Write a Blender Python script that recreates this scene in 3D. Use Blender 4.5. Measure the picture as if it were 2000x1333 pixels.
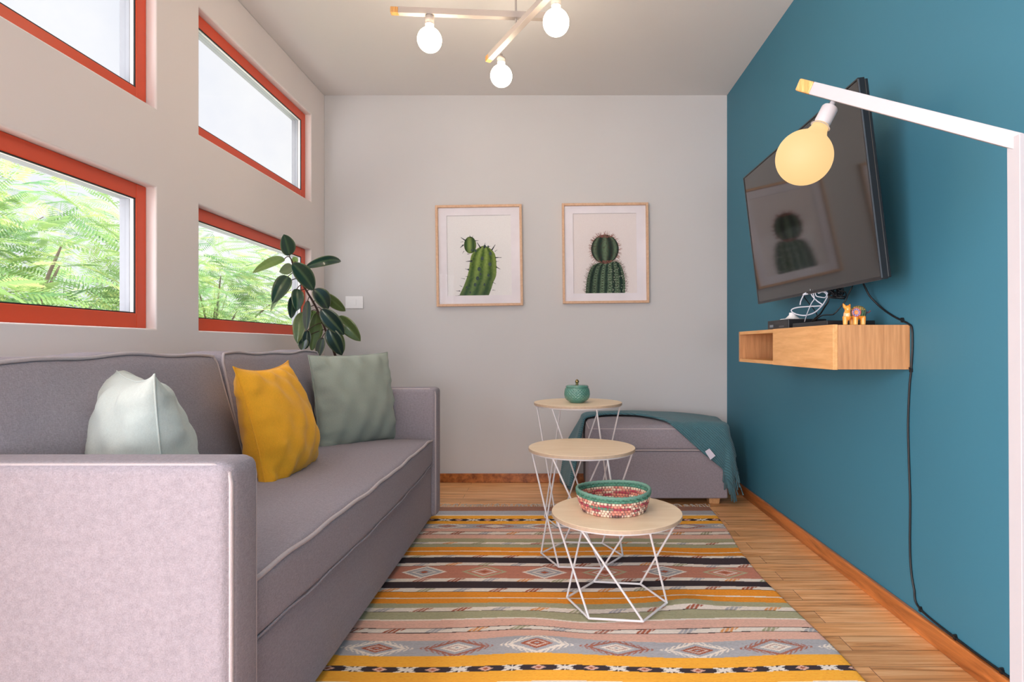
import bpy, bmesh, math, random
import numpy as np
from mathutils import Vector, Matrix
random.seed(7); np.random.seed(7)
for o in list(bpy.data.objects): bpy.data.objects.remove(o, do_unlink=True)
S = bpy.context.scene
COL = S.collection
F, VX, VY, H = 1150.0, 1077.0, 676.0, 0.86        # focal length in px, vanishing point, eye height

# ------------------------------------------------------------------ camera
cam = bpy.data.cameras.new('camera'); co = bpy.data.objects.new('camera', cam); COL.objects.link(co)
co.location = (0, 0, H); co.rotation_euler = (math.pi/2, 0, 0)
cam.sensor_width = 36; cam.lens = F/2000*36; cam.shift_x = -(VX-1000)/2000; cam.shift_y = (VY-666.5)/2000
cam.clip_start = .02; cam.clip_end = 200
S.camera = co
S.view_settings.view_transform = 'Standard'; S.view_settings.look = 'None'
S.view_settings.gamma = 1; S.view_settings.use_curve_mapping = False
S.view_settings.exposure = 0.12

# ------------------------------------------------------------------ world: bright overcast sky, soft clouds
W = bpy.data.worlds.new('sky'); S.world = W; W.use_nodes = True
nt = W.node_tree; nt.nodes.clear()
def wn(t): return nt.nodes.new(t)
out = wn('ShaderNodeOutputWorld'); bg = wn('ShaderNodeBackground'); tc = wn('ShaderNodeTexCoord')
sep = wn('ShaderNodeSeparateXYZ'); nt.links.new(tc.outputs['Generated'], sep.inputs[0])
ramp = wn('ShaderNodeMapRange'); ramp.inputs['From Min'].default_value = 0.48; ramp.inputs['From Max'].default_value = 1.0
ramp.inputs['To Min'].default_value = 1.0; ramp.inputs['To Max'].default_value = 9.5
nt.links.new(sep.outputs['Z'], ramp.inputs['Value'])
nz = wn('ShaderNodeTexNoise'); nz.inputs['Scale'].default_value = 2.6; nz.inputs['Detail'].default_value = 6; nz.inputs['Roughness'].default_value = .55
nt.links.new(tc.outputs['Generated'], nz.inputs['Vector'])
cr = wn('ShaderNodeValToRGB'); cr.color_ramp.elements[0].position = .40; cr.color_ramp.elements[1].position = .62
cr.color_ramp.elements[0].color = (.83, .86, .94, 1); cr.color_ramp.elements[1].color = (1.0, 1.0, 1.0, 1)
nt.links.new(nz.outputs['Fac'], cr.inputs[0])
nt.links.new(cr.outputs[0], bg.inputs['Color']); nt.links.new(ramp.outputs[0], bg.inputs['Strength'])
nt.links.new(bg.outputs[0], out.inputs[0])

# ------------------------------------------------------------------ added fill light in front of an unseen rear window
def area(name, loc, rot, sx, sy, power, color):
    l = bpy.data.lights.new(name, 'AREA'); l.shape = 'RECTANGLE'; l.size = sx; l.size_y = sy; l.energy = power; l.color = color
    o = bpy.data.objects.new(name, l); COL.objects.link(o); o.location = loc; o.rotation_euler = rot; return o
area('rear_fill', (-.1, -2.30, .76), (math.radians(95), 0, 0), 2.0, .82, 42, (.94, .95, 1.0))
# daylight through the tall glazed door of the left wall, beside the camera
area('side_daylight', (-2.05, -1.0, 1.0), (math.radians(80), 0, math.radians(-62)), 2.0, 1.9, 105, (.94, .95, 1.0)).data.spread = 2.3
lp = bpy.data.lights.new('ceiling_fill', 'POINT'); lp.energy = 18; lp.color = (1, .88, .74); lp.shadow_soft_size = .12  # added point fill behind the camera to brighten the ceiling, no lamp there
lpo = bpy.data.objects.new('ceiling_fill', lp); COL.objects.link(lpo); lpo.location = (-.15, -.95, 2.0)
# sky light gathered by each window of the left wall (lies just inside the pane, facing the room)
WIN = [(1.014, 2.129), (2.389, 3.504)]
DOOR = (-1.75, .30, .02, 2.12)
WZ = [(.922, 1.434), (1.719, 2.237)]
for i, (a, b) in enumerate(WIN):
    for (c, d) in WZ:
        p = area('sky_portal', (-1.56, (a+b)/2, (c+d)/2), (0, math.radians(-90), 0), d-c, b-a, 1, (1, 1, 1))
        p.data.cycles.is_portal = True

# ------------------------------------------------------------------ helpers
def P(x, y, Y): return Vector(((x-VX)*Y/F, Y, H-(y-VY)*Y/F))
def srgb(*c):
    r = []
    for v in c:
        v /= 255.0; r.append(v/12.92 if v <= .04045 else ((v+.055)/1.055)**2.4)
    return tuple(r)
def new_mat(name):
    m = bpy.data.materials.new(name); m.use_nodes = True
    t = m.node_tree; b = t.nodes['Principled BSDF']; return m, t, b
def mat(name, rgb, rough=.5, metal=0, spec=.5, bump=None, var=None, sheen=0, coat=0, stretch=(1, 1, 1), emit=None):
    """bump=(scale, strength, distance)  var=(scale, amount)"""
    m, t, b = new_mat(name); c = (*srgb(*rgb), 1)
    b.inputs['Base Color'].default_value = c; b.inputs['Roughness'].default_value = rough
    b.inputs['Metallic'].default_value = metal; b.inputs['Specular IOR Level'].default_value = spec
    if sheen: b.inputs['Sheen Weight'].default_value = sheen; b.inputs['Sheen Roughness'].default_value = .6
    if coat: b.inputs['Coat Weight'].default_value = coat; b.inputs['Coat Roughness'].default_value = .08
    tc = t.nodes.new('ShaderNodeTexCoord'); mp = t.nodes.new('ShaderNodeMapping'); mp.inputs['Scale'].default_value = stretch
    t.links.new(tc.outputs['Object'], mp.inputs[0])
    n2 = t.nodes.new('ShaderNodeTexNoise'); n2.inputs['Scale'].default_value = (var or (6, .05))[0]; n2.inputs['Detail'].default_value = 4
    t.links.new(mp.outputs[0], n2.inputs['Vector'])
    a = (var or (6, .05))[1]
    mr = t.nodes.new('ShaderNodeMapRange'); mr.inputs['From Min'].default_value = .3; mr.inputs['From Max'].default_value = .7
    mr.inputs['To Min'].default_value = 1-a; mr.inputs['To Max'].default_value = 1+a
    t.links.new(n2.outputs['Fac'], mr.inputs['Value'])
    mx = t.nodes.new('ShaderNodeVectorMath'); mx.operation = 'SCALE'; mx.inputs[0].default_value = c[:3]
    t.links.new(mr.outputs[0], mx.inputs['Scale']); t.links.new(mx.outputs[0], b.inputs['Base Color'])
    if bump:
        nb = t.nodes.new('ShaderNodeTexNoise'); nb.inputs['Scale'].default_value = bump[0]; nb.inputs['Detail'].default_value = 3
        t.links.new(mp.outputs[0], nb.inputs['Vector'])
        bp = t.nodes.new('ShaderNodeBump'); bp.inputs['Strength'].default_value = bump[1]; bp.inputs['Distance'].default_value = bump[2]
        t.links.new(nb.outputs['Fac'], bp.inputs['Height']); t.links.new(bp.outputs[0], b.inputs['Normal'])
    if emit:
        b.inputs['Emission Color'].default_value = (*emit[0], 1); b.inputs['Emission Strength'].default_value = emit[1]
    return m
def fabric(name, rgb, thread=900, amt=.12, bumpd=.0006, sheen=.15):
    """plain weave: crossed thread bands breaking up the colour and the surface"""
    m, t, b = new_mat(name); c = srgb(*rgb)
    tc = t.nodes.new('ShaderNodeTexCoord')
    facs = []
    for k, sc in enumerate([(thread, thread*.22, thread), (thread*.22, thread, thread*.22), (thread*.7,)*3]):
        mp = t.nodes.new('ShaderNodeMapping'); mp.inputs['Scale'].default_value = [s*.5 for s in sc]
        t.links.new(tc.outputs['Object'], mp.inputs[0])
        n = t.nodes.new('ShaderNodeTexNoise'); n.inputs['Scale'].default_value = 1; n.inputs['Detail'].default_value = 2
        t.links.new(mp.outputs[0], n.inputs['Vector']); facs.append(n.outputs['Fac'])
    ad = t.nodes.new('ShaderNodeMath'); ad.operation = 'ADD'; t.links.new(facs[0], ad.inputs[0]); t.links.new(facs[1], ad.inputs[1])
    ad2 = t.nodes.new('ShaderNodeMath'); ad2.operation = 'ADD'; t.links.new(ad.outputs[0], ad2.inputs[0]); t.links.new(facs[2], ad2.inputs[1])
    mr = t.nodes.new('ShaderNodeMapRange'); mr.inputs['From Min'].default_value = 1.1; mr.inputs['From Max'].default_value = 1.9
    mr.inputs['To Min'].default_value = 1-amt; mr.inputs['To Max'].default_value = 1+amt
    t.links.new(ad2.outputs[0], mr.inputs['Value'])
    mx = t.nodes.new('ShaderNodeVectorMath'); mx.operation = 'SCALE'; mx.inputs[0].default_value = c
    t.links.new(mr.outputs[0], mx.inputs['Scale']); t.links.new(mx.outputs[0], b.inputs['Base Color'])
    bp = t.nodes.new('ShaderNodeBump'); bp.inputs['Strength'].default_value = .6; bp.inputs['Distance'].default_value = bumpd
    t.links.new(ad2.outputs[0], bp.inputs['Height']); t.links.new(bp.outputs[0], b.inputs['Normal'])
    b.inputs['Roughness'].default_value = .95; b.inputs['Specular IOR Level'].default_value = .15
    b.inputs['Sheen Weight'].default_value = sheen
    return m
def wood(name, c1, c2, scale=(1, 1, 1), rough=.5, grain=30, dist=3, coat=0):
    """grain runs along the axis with the smallest scale"""
    m, t, b = new_mat(name)
    tc = t.nodes.new('ShaderNodeTexCoord'); mp = t.nodes.new('ShaderNodeMapping'); mp.inputs['Scale'].default_value = scale
    t.links.new(tc.outputs['Object'], mp.inputs[0])
    n = t.nodes.new('ShaderNodeTexNoise'); n.inputs['Scale'].default_value = grain; n.inputs['Detail'].default_value = 8
    n.inputs['Roughness'].default_value = .65; n.inputs['Distortion'].default_value = dist*.1
    t.links.new(mp.outputs[0], n.inputs['Vector'])
    cr = t.nodes.new('ShaderNodeValToRGB'); cr.color_ramp.elements[0].position = .34; cr.color_ramp.elements[1].position = .64
    cr.color_ramp.elements[0].color = (*srgb(*c1), 1); cr.color_ramp.elements[1].color = (*srgb(*c2), 1)
    t.links.new(n.outputs['Fac'], cr.inputs[0]); t.links.new(cr.outputs[0], b.inputs['Base Color'])
    b.inputs['Roughness'].default_value = rough
    if coat: b.inputs['Coat Weight'].default_value = coat
    bp = t.nodes.new('ShaderNodeBump'); bp.inputs['Strength'].default_value = .2; bp.inputs['Distance'].default_value = .0008
    t.links.new(n.outputs['Fac'], bp.inputs['Height']); t.links.new(bp.outputs[0], b.inputs['Normal'])
    return m
def colmat(name, rough=.8, weave=None, spec=.3, coat=0, trans=0):
    """printed / woven / painted colours, stored per point, with procedural texture on top"""
    m, t, b = new_mat(name)
    at = t.nodes.new('ShaderNodeAttribute'); at.attribute_name = 'Col'
    tc = t.nodes.new('ShaderNodeTexCoord'); mp = t.nodes.new('ShaderNodeMapping'); mp.inputs['Scale'].default_value = weave[0] if weave else (300,)*3
    t.links.new(tc.outputs['Object'], mp.inputs[0])
    n = t.nodes.new('ShaderNodeTexNoise'); n.inputs['Scale'].default_value = 1; n.inputs['Detail'].default_value = 3
    t.links.new(mp.outputs[0], n.inputs['Vector'])
    mr = t.nodes.new('ShaderNodeMapRange'); mr.inputs['From Min'].default_value = .3; mr.inputs['From Max'].default_value = .7
    a = weave[1] if weave else .03
    mr.inputs['To Min'].default_value = 1-a; mr.inputs['To Max'].default_value = 1+a
    t.links.new(n.outputs['Fac'], mr.inputs['Value'])
    mx = t.nodes.new('ShaderNodeVectorMath'); mx.operation = 'SCALE'
    t.links.new(at.outputs['Color'], mx.inputs[0]); t.links.new(mr.outputs[0], mx.inputs['Scale']); t.links.new(mx.outputs[0], b.inputs['Base Color'])
    if weave:
        bp = t.nodes.new('ShaderNodeBump'); bp.inputs['Strength'].default_value = .7; bp.inputs['Distance'].default_value = weave[2]
        t.links.new(n.outputs['Fac'], bp.inputs['Height']); t.links.new(bp.outputs[0], b.inputs['Normal'])
    b.inputs['Roughness'].default_value = rough; b.inputs['Specular IOR Level'].default_value = spec; b.inputs['Coat Weight'].default_value = coat
    return m
def thin_glass(name, tint=(1, 1, 1), ior=1.45, gloss=.0):
    m = bpy.data.materials.new(name); m.use_nodes = True; t = m.node_tree; t.nodes.clear()
    o = t.nodes.new('ShaderNodeOutputMaterial'); mx = t.nodes.new('ShaderNodeMixShader'); tr = t.nodes.new('ShaderNodeBsdfTransparent')
    gl = t.nodes.new('ShaderNodeBsdfGlossy'); fr = t.nodes.new('ShaderNodeFresnel'); fr.inputs[0].default_value = ior
    gl.inputs['Roughness'].default_value = gloss; tr.inputs[0].default_value = (*tint, 1)
    t.links.new(fr.outputs[0], mx.inputs[0]); t.links.new(tr.outputs[0], mx.inputs[1]); t.links.new(gl.outputs[0], mx.inputs[2]); t.links.new(mx.outputs[0], o.inputs[0])
    return m

def wloc(o):
    p = Vector((0, 0, 0))
    while o: p += o.location; o = o.parent
    return p
class MB:
    def __init__(s): s.v = []; s.f = []
    def add(s, vs, fs):
        n = len(s.v); s.v += [tuple(p) for p in vs]; s.f += [tuple(i+n for i in q) for q in fs]; return s
    def box(s, lo, hi):
        (a, b, c), (d, e, f) = lo, hi
        return s.add([(a,b,c),(d,b,c),(d,e,c),(a,e,c),(a,b,f),(d,b,f),(d,e,f),(a,e,f)],
                     [(0,3,2,1),(4,5,6,7),(0,1,5,4),(1,2,6,5),(2,3,7,6),(3,0,4,7)])
    def obox(s, p0, p1, w, h, up=(0, 0, 1)):
        p0, p1 = Vector(p0), Vector(p1); d = (p1-p0).normalized(); side = d.cross(Vector(up)).normalized(); u = side.cross(d)
        vs = []
        for p in (p0, p1):
            for a, b in ((-1,-1),(1,-1),(1,1),(-1,1)): vs.append(p+side*a*w/2+u*b*h/2)
        return s.add(vs, [(0,1,2,3),(4,7,6,5),(0,4,5,1),(1,5,6,2),(2,6,7,3),(3,7,4,0)])
    def tube(s, pts, r, seg=8, closed=False, caps=True):
        pts = [Vector(p) for p in pts]; n = len(pts)
        T = []
        for i in range(n):
            if closed: d = pts[(i+1) % n]-pts[i-1]
            else: d = pts[min(i+1, n-1)]-pts[max(i-1, 0)]
            T.append(d.normalized() if d.length > 1e-9 else Vector((0, 0, 1)))
        a = Vector((0, 0, 1)) if abs(T[0].z) < .9 else Vector((1, 0, 0))
        N = (a-T[0]*a.dot(T[0])).normalized(); vs = []
        for i in range(n):
            N = (N-T[i]*N.dot(T[i])).normalized(); B = T[i].cross(N)
            rr = r[i] if hasattr(r, '__len__') else r
            for k in range(seg):
                an = 2*math.pi*k/seg; vs.append(pts[i]+(N*math.cos(an)+B*math.sin(an))*rr)
        fs = []
        for i in range(n if closed else n-1):
            j = (i+1) % n
            for k in range(seg):
                l = (k+1) % seg; fs.append((i*seg+k, i*seg+l, j*seg+l, j*seg+k))
        if caps and not closed: fs.append(tuple(range(seg-1, -1, -1))); fs.append(tuple((n-1)*seg+k for k in range(seg)))
        return s.add(vs, fs)
    def lathe(s, prof, seg=32, c=(0, 0, 0), M=None, fn=None):
        vs = []; fs = []; n = len(prof)
        for i, (r, z) in enumerate(prof):
            for k in range(seg):
                a = 2*math.pi*k/seg; rr, zz = (fn(r, z, a, i) if fn else (r, z))
                p = Vector((rr*math.cos(a), rr*math.sin(a), zz))
                if M: p = M @ p
                vs.append(p+Vector(c))
        for i in range(n-1):
            for k in range(seg):
                l = (k+1) % seg; fs.append((i*seg+k, i*seg+l, (i+1)*seg+l, (i+1)*seg+k))
        if prof[0][0] > 1e-6: fs.append(tuple(range(seg-1, -1, -1)))
        if prof[-1][0] > 1e-6: fs.append(tuple((n-1)*seg+k for k in range(seg)))
        return s.add(vs, fs)
    def rbox(s, lo, hi, r, n=8, fn=None):
        """soft box: a gridded box with rounded edges; fn(p, u) may deform (u = box coords in -1..1)"""
        lo, hi = Vector(lo), Vector(hi); c = (lo+hi)/2; h = (hi-lo)/2
        r = min(r, min(h)); key = {}; vs = []; fs = []
        def ticks(hl):
            k = max(2, n); e = r/hl if hl else 0
            t = [-1, -1+e*.15, -1+e*.4, -1+e*.7, -1+e] + [(-1+e)+(2-2*e)*i/k for i in range(1, k)] + [1-e, 1-e*.7, 1-e*.4, 1-e*.15, 1]
            return t
        tk = [ticks(h[i]) for i in range(3)]
        def vert(u):
            k = tuple(round(q, 6) for q in u)
            if k in key: return key[k]
            p = Vector((u[0]*h[0], u[1]*h[1], u[2]*h[2])); q = Vector([max(-(h[i]-r), min(h[i]-r, p[i])) for i in range(3)])
            d = p-q
            if d.length > 1e-9: p = q+d.normalized()*min(r, d.length if sum(abs(x) > 1e-9 for x in d) == 1 else r)
            p = p+c
            if fn: p = fn(p, u)
            key[k] = len(vs); vs.append(p); return key[k]
        for ax in range(3):
            b, d = (ax+1) % 3, (ax+2) % 3
            for sg in (-1, 1):
                for i in range(len(tk[b])-1):
                    for j in range(len(tk[d])-1):
                        q = []
                        for (x, y) in ((i,j),(i+1,j),(i+1,j+1),(i,j+1)):
                            u = [0, 0, 0]; u[ax] = sg; u[b] = tk[b][x]; u[d] = tk[d][y]; q.append(vert(u))
                        if len(set(q)) == 4: fs.append(tuple(q if sg > 0 else q[::-1]))
        return s.add(vs, fs)
    def build(s, name, m, parent=None, smooth=False, colors=None, origin=None, bevel=0, subsurf=0):
        me = bpy.data.meshes.new(name); o0 = Vector(origin) if origin is not None else Vector((0, 0, 0))
        me.from_pydata([tuple(Vector(p)-o0) for p in s.v], [], s.f); me.update()
        if colors is not None:
            ca = me.color_attributes.new('Col', 'FLOAT_COLOR', 'POINT')
            arr = np.ones((len(s.v), 4), np.float32); arr[:, :3] = colors; ca.data.foreach_set('color', arr.ravel())
        me.materials.append(m)
        if smooth:
            me.polygons.foreach_set('use_smooth', [True]*len(me.polygons))
            if smooth != 'all':
                try: me.set_sharp_from_angle(angle=math.radians(50))
                except Exception: pass
        o = bpy.data.objects.new(name, me); COL.objects.link(o); o.location = o0
        if parent: o.parent = parent; o.location = o0-wloc(parent)
        if bevel:
            b = o.modifiers.new('bevel', 'BEVEL'); b.width = bevel; b.segments = 2; b.limit_method = 'ANGLE'; b.angle_limit = math.radians(40)
        if subsurf:
            b = o.modifiers.new('s', 'SUBSURF'); b.levels = subsurf; b.render_levels = subsurf
        return o
def grid_mesh(nx, ny, fn):
    m = MB(); vs = [fn(i/(nx-1), j/(ny-1)) for j in range(ny) for i in range(nx)]
    fs = [(j*nx+i, j*nx+i+1, (j+1)*nx+i+1, (j+1)*nx+i) for j in range(ny-1) for i in range(nx-1)]
    return m.add(vs, fs)
def thing(name, label, cat, loc=(0, 0, 0), group=None):
    o = bpy.data.objects.new(name, None); COL.objects.link(o); o.location = loc; o.empty_display_size = .05
    o['label'] = label; o['category'] = cat
    if group: o['group'] = group
    return o
def tag(o, label, cat, group=None, kind=None):
    o['label'] = label; o['category'] = cat
    if group: o['group'] = group
    if kind: o['kind'] = kind
    return o
def struct(o): o['kind'] = 'structure'; return o
def spline(pts, n=8):
    pts = [Vector(p) for p in pts]; out = []
    for i in range(len(pts)-1):
        p0 = pts[max(i-1, 0)]; p1 = pts[i]; p2 = pts[i+1]; p3 = pts[min(i+2, len(pts)-1)]
        for k in range(n):
            t = k/n; out.append(.5*((2*p1)+(p2-p0)*t+(2*p0-5*p1+4*p2-p3)*t*t+(3*p1-p0-3*p2+p3)*t**3))
    out.append(pts[-1]); return out

# ------------------------------------------------------------------ materials
M = {}
M['wall_l'] = mat('wall_warm_white_plaster', (236, 226, 222), .9, spec=.2, bump=(60, .05, .002), var=(1.5, .012))
M['wall_b'] = mat('wall_light_grey_plaster', (208, 207, 208), .9, spec=.2, bump=(60, .05, .002), var=(1.5, .012))
M['ceil'] = mat('ceiling_paint', (224, 221, 219), .9, spec=.2, bump=(60, .04, .002), var=(1.5, .01))
M['teal'] = mat('teal_wall_paint', (61, 118, 139), .6, spec=.3, bump=(70, .05, .002), var=(1.2, .02))
M['orange'] = mat('orange_red_window_paint', (226, 80, 42), .35, spec=.5, var=(8, .02))
M['gasket'] = mat('black_gasket', (25, 25, 28), .6)
M['outer'] = mat('grey_outer_sash', (158, 158, 164), .5)
M['bead'] = mat('white_glazing_bead', (236, 232, 232), .5)
M['glass'] = thin_glass('window_glass')
M['pglass'] = thin_glass('picture_glass', ior=1.22)
M['sofa'] = fabric('grey_sofa_fabric', (151, 144, 152), 1000, .17, sheen=.05)
M['pipe'] = fabric('grey_piping_fabric', (186, 175, 178), 1400, .08)
M['white'] = mat('white_powder_coat', (232, 228, 230), .4, spec=.5, var=(20, .01))
M['birch'] = wood('pale_birch_ply', (236, 210, 176), (246, 224, 194), (1, 6, 6), .45, 5)
M['plyedge'] = mat('plywood_edge', (196, 172, 148), .6, var=(80, .08))
M['oakf'] = wood('oak_front_grain_along_y', (214, 156, 96), (232, 178, 118), (14, 1.3, 14), .5, 5, 4)
M['oaks'] = wood('oak_side_grain_upright', (178, 126, 82), (206, 152, 103), (16, 16, .9), .5, 6, 3)
M['capw'] = wood('oak_end_cap', (186, 126, 62), (228, 176, 110), (90, 30, 4), .5, 4)
M['pinef'] = wood('picture_frame_wood', (206, 164, 132), (222, 184, 152), (8, 8, 8), .5, 8)
M['matb'] = mat('white_mat_board', (232, 228, 234), .9, spec=.1)
M['tvs'] = mat('tv_screen', (14, 14, 16), .06, spec=.9, var=(2, .0)); M['tvs'].node_tree.nodes['Principled BSDF'].inputs['IOR'].default_value = 1.62
M['black'] = mat('black_plastic', (26, 26, 30), .35, spec=.5)
M['tvedge'] = mat('grey_metal_bezel', (120, 118, 122), .35, metal=.8)
M['blackr'] = mat('black_rubber', (18, 19, 22), .5)
M['whitep'] = mat('white_plastic', (240, 240, 242), .4)
M['cablew'] = mat('white_cable', (205, 210, 222), .5)
M['mint'] = fabric('pale_mint_cotton', (200, 209, 204), 1100, .05, .0004)
M['sage'] = fabric('sage_cotton', (158, 167, 156), 1100, .06, .0004)
M['yellow'] = fabric('mustard_cotton', (244, 176, 50), 1100, .06, .0004)
def knit(name, rgb):
    m = fabric(name, rgb, 700, .12, .0008, .25); t = m.node_tree; b = t.nodes['Principled BSDF']
    tc = t.nodes.new('ShaderNodeTexCoord'); w = t.nodes.new('ShaderNodeTexWave'); w.wave_type = 'BANDS'; w.bands_direction = 'DIAGONAL'; w.inputs['Scale'].default_value = 42; w.inputs['Distortion'].default_value = 1.5
    t.links.new(tc.outputs['Object'], w.inputs['Vector']); mr = t.nodes.new('ShaderNodeMapRange'); mr.inputs['To Min'].default_value = .70; mr.inputs['To Max'].default_value = 1.15; t.links.new(w.outputs['Fac'], mr.inputs['Value'])
    src = b.inputs['Base Color'].links[0].from_socket; mx = t.nodes.new('ShaderNodeVectorMath'); mx.operation = 'SCALE'; t.links.new(src, mx.inputs[0]); t.links.new(mr.outputs[0], mx.inputs['Scale']); t.links.new(mx.outputs[0], b.inputs['Base Color'])
    bp = t.nodes.new('ShaderNodeBump'); bp.inputs['Strength'].default_value = .8; bp.inputs['Distance'].default_value = .002; t.links.new(w.outputs['Fac'], bp.inputs['Height']); t.links.new(b.inputs['Normal'].links[0].from_socket, bp.inputs['Normal']); t.links.new(bp.outputs[0], b.inputs['Normal'])
    return m
M['throw'] = knit('teal_knit_throw', (80, 122, 133))
M['yarn'] = fabric('teal_yarn', (80, 116, 126), 500, .1)
M['tagw'] = mat('white_care_label', (215, 212, 228), .7)
M['base'] = wood('varnished_baseboard', (122, 62, 24), (196, 118, 58), (9, 1.2, 9), .3, 3, 4, coat=.3)
M['foot'] = wood('ottoman_foot_wood', (196, 144, 96), (214, 166, 116), (4, 4, 4), .5)
M['brass'] = mat('aged_brass', (150, 130, 88), .3, metal=1)
M['jar'] = mat('teal_green_glazed_ceramic', (86, 140, 126), .18, spec=.6, coat=.6, var=(20, .08))
M['leaf'] = colmat('rubber_plant_leaf', .28, None, .5, coat=.25)
M['stem'] = mat('plant_stem', (74, 50, 42), .6)
M['pot'] = mat('white_ceramic_pot', (210, 206, 200), .4)
M['soil'] = mat('potting_soil', (48, 36, 28), .95, bump=(40, .5, .01))
M['rug'] = colmat('woven_wool_rug', .95, ((120, 700, 120), .16, .0012), .1)
M['print'] = colmat('art_print_ink', .9, None, .1)
M['basket'] = colmat('woven_palm_fibre', .7, ((260, 260, 260), .1, .0006), .3)
M['fig'] = colmat('painted_clay', .35, None, .5, coat=.3)
M['fringe'] = mat('cream_cotton_fringe', (206, 198, 188), .95)
M['foliage'] = None

def floor_mat():
    m, t, b = new_mat('wood_plank_floor')
    tc = t.nodes.new('ShaderNodeTexCoord')
    br = t.nodes.new('ShaderNodeTexBrick'); br.offset = .37; br.offset_frequency = 2
    br.inputs['Scale'].default_value = 1; br.inputs['Brick Width'].default_value = 1.35; br.inputs['Row Height'].default_value = .083
    br.inputs['Mortar Size'].default_value = .0009; br.inputs['Mortar Smooth'].default_value = .3; br.inputs['Bias'].default_value = 0
    br.inputs['Color1'].default_value = (0, 0, 0, 1); br.inputs['Color2'].default_value = (1, 1, 1, 1); br.inputs['Mortar'].default_value = (0, 0, 0, 1)
    t.links.new(tc.outputs['Object'], br.inputs['Vector'])
    sp = t.nodes.new('ShaderNodeSeparateColor'); t.links.new(br.outputs['Color'], sp.inputs[0])
    # shift the grain from board to board
    cmb = t.nodes.new('ShaderNodeCombineXYZ'); ml = t.nodes.new('ShaderNodeMath'); ml.operation = 'MULTIPLY'; ml.inputs[1].default_value = 13
    t.links.new(sp.outputs[0], ml.inputs[0]); t.links.new(ml.outputs[0], cmb.inputs['X']); t.links.new(ml.outputs[0], cmb.inputs['Y'])
    av = t.nodes.new('ShaderNodeVectorMath'); av.operation = 'ADD'; t.links.new(tc.outputs['Object'], av.inputs[0]); t.links.new(cmb.outputs[0], av.inputs[1])
    mp = t.nodes.new('ShaderNodeMapping'); mp.inputs['Scale'].default_value = (1.1, 22, 1); t.links.new(av.outputs[0], mp.inputs[0])
    n = t.nodes.new('ShaderNodeTexNoise'); n.inputs['Scale'].default_value = 2.2; n.inputs['Detail'].default_value = 9; n.inputs['Roughness'].default_value = .62; n.inputs['Distortion'].default_value = .8
    t.links.new(mp.outputs[0], n.inputs['Vector'])
    cr = t.nodes.new('ShaderNodeValToRGB'); e = cr.color_ramp.elements
    e[0].position = .30; e[0].color = (*srgb(160, 104, 58), 1); e[1].position = .66; e[1].color = (*srgb(252, 200, 146), 1)
    k = cr.color_ramp.elements.new(.46); k.color = (*srgb(228, 162, 102), 1)
    t.links.new(n.outputs['Fac'], cr.inputs[0])
    mr = t.nodes.new('ShaderNodeMapRange'); mr.inputs['To Min'].default_value = .82; mr.inputs['To Max'].default_value = 1.12; t.links.new(sp.outputs[0], mr.inputs['Value'])
    mx = t.nodes.new('ShaderNodeVectorMath'); mx.operation = 'SCALE'; t.links.new(cr.outputs[0], mx.inputs[0]); t.links.new(mr.outputs[0], mx.inputs['Scale'])
    mm = t.nodes.new('ShaderNodeMix'); mm.data_type = 'RGBA'; t.links.new(br.outputs['Fac'], mm.inputs['Factor'])
    t.links.new(mx.outputs[0], mm.inputs['A']); mm.inputs['B'].default_value = (*srgb(84, 52, 30), 1)
    t.links.new(mm.outputs['Result'], b.inputs['Base Color'])
    b.inputs['Roughness'].default_value = .36; b.inputs['Specular IOR Level'].default_value = .4
    bp = t.nodes.new('ShaderNodeBump'); bp.inputs['Strength'].default_value = .25; bp.inputs['Distance'].default_value = .001
    t.links.new(n.outputs['Fac'], bp.inputs['Height']); t.links.new(bp.outputs[0], b.inputs['Normal'])
    return m
M['floor'] = floor_mat()

# ------------------------------------------------------------------ room shell
XL, XR, YB, YN, ZC = -1.429, 1.1065, 3.71, -2.4, 2.44
TH = .095
def slab(name, lo, hi, m): return struct(MB().box(lo, hi).build(name, m))
slab('floor', (XL-TH, YN-.1, -.08), (XR+.1, YB+.1, 0), M['floor'])
slab('ceiling', (XL-TH, YN-.1, ZC), (XR+.1, YB+.1, ZC+.1), M['ceil'])
slab('wall_back', (XL-TH, YB, 0), (XR+.1, YB+.1, ZC), M['wall_b'])
slab('wall_right', (XR, YN, 0), (XR+.1, YB, ZC), M['teal'])
def holed(axis_lo, axis_hi, zs, holes, conv, thick):
    us = sorted({axis_lo, axis_hi, *[h[0] for h in holes], *[h[1] for h in holes]})
    vs = sorted({zs[0], zs[1], *[h[2] for h in holes], *[h[3] for h in holes]})
    m = MB()
    def isin(a, b, c, d): return any(a >= h[0]-1e-6 and b <= h[1]+1e-6 and c >= h[2]-1e-6 and d <= h[3]+1e-6 for h in holes)
    def q(pts): m.add([conv(*p) for p in pts], [(0, 1, 2, 3)])
    solid = {}
    for i in range(len(us)-1):
        for j in range(len(vs)-1): solid[i, j] = not isin(us[i], us[i+1], vs[j], vs[j+1])
    for (i, j), s in solid.items():
        if not s: continue
        a, b, c, d = us[i], us[i+1], vs[j], vs[j+1]
        q([(a,c,0),(a,d,0),(b,d,0),(b,c,0)]); q([(a,c,thick),(b,c,thick),(b,d,thick),(a,d,thick)])
        if not solid.get((i-1, j), False): q([(a,c,0),(a,c,thick),(a,d,thick),(a,d,0)])
        if not solid.get((i+1, j), False): q([(b,c,0),(b,d,0),(b,d,thick),(b,c,thick)])
        if not solid.get((i, j-1), False): q([(a,c,0),(b,c,0),(b,c,thick),(a,c,thick)])
        if not solid.get((i, j+1), False): q([(a,d,0),(a,d,thick),(b,d,thick),(b,d,0)])
    return m
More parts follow.
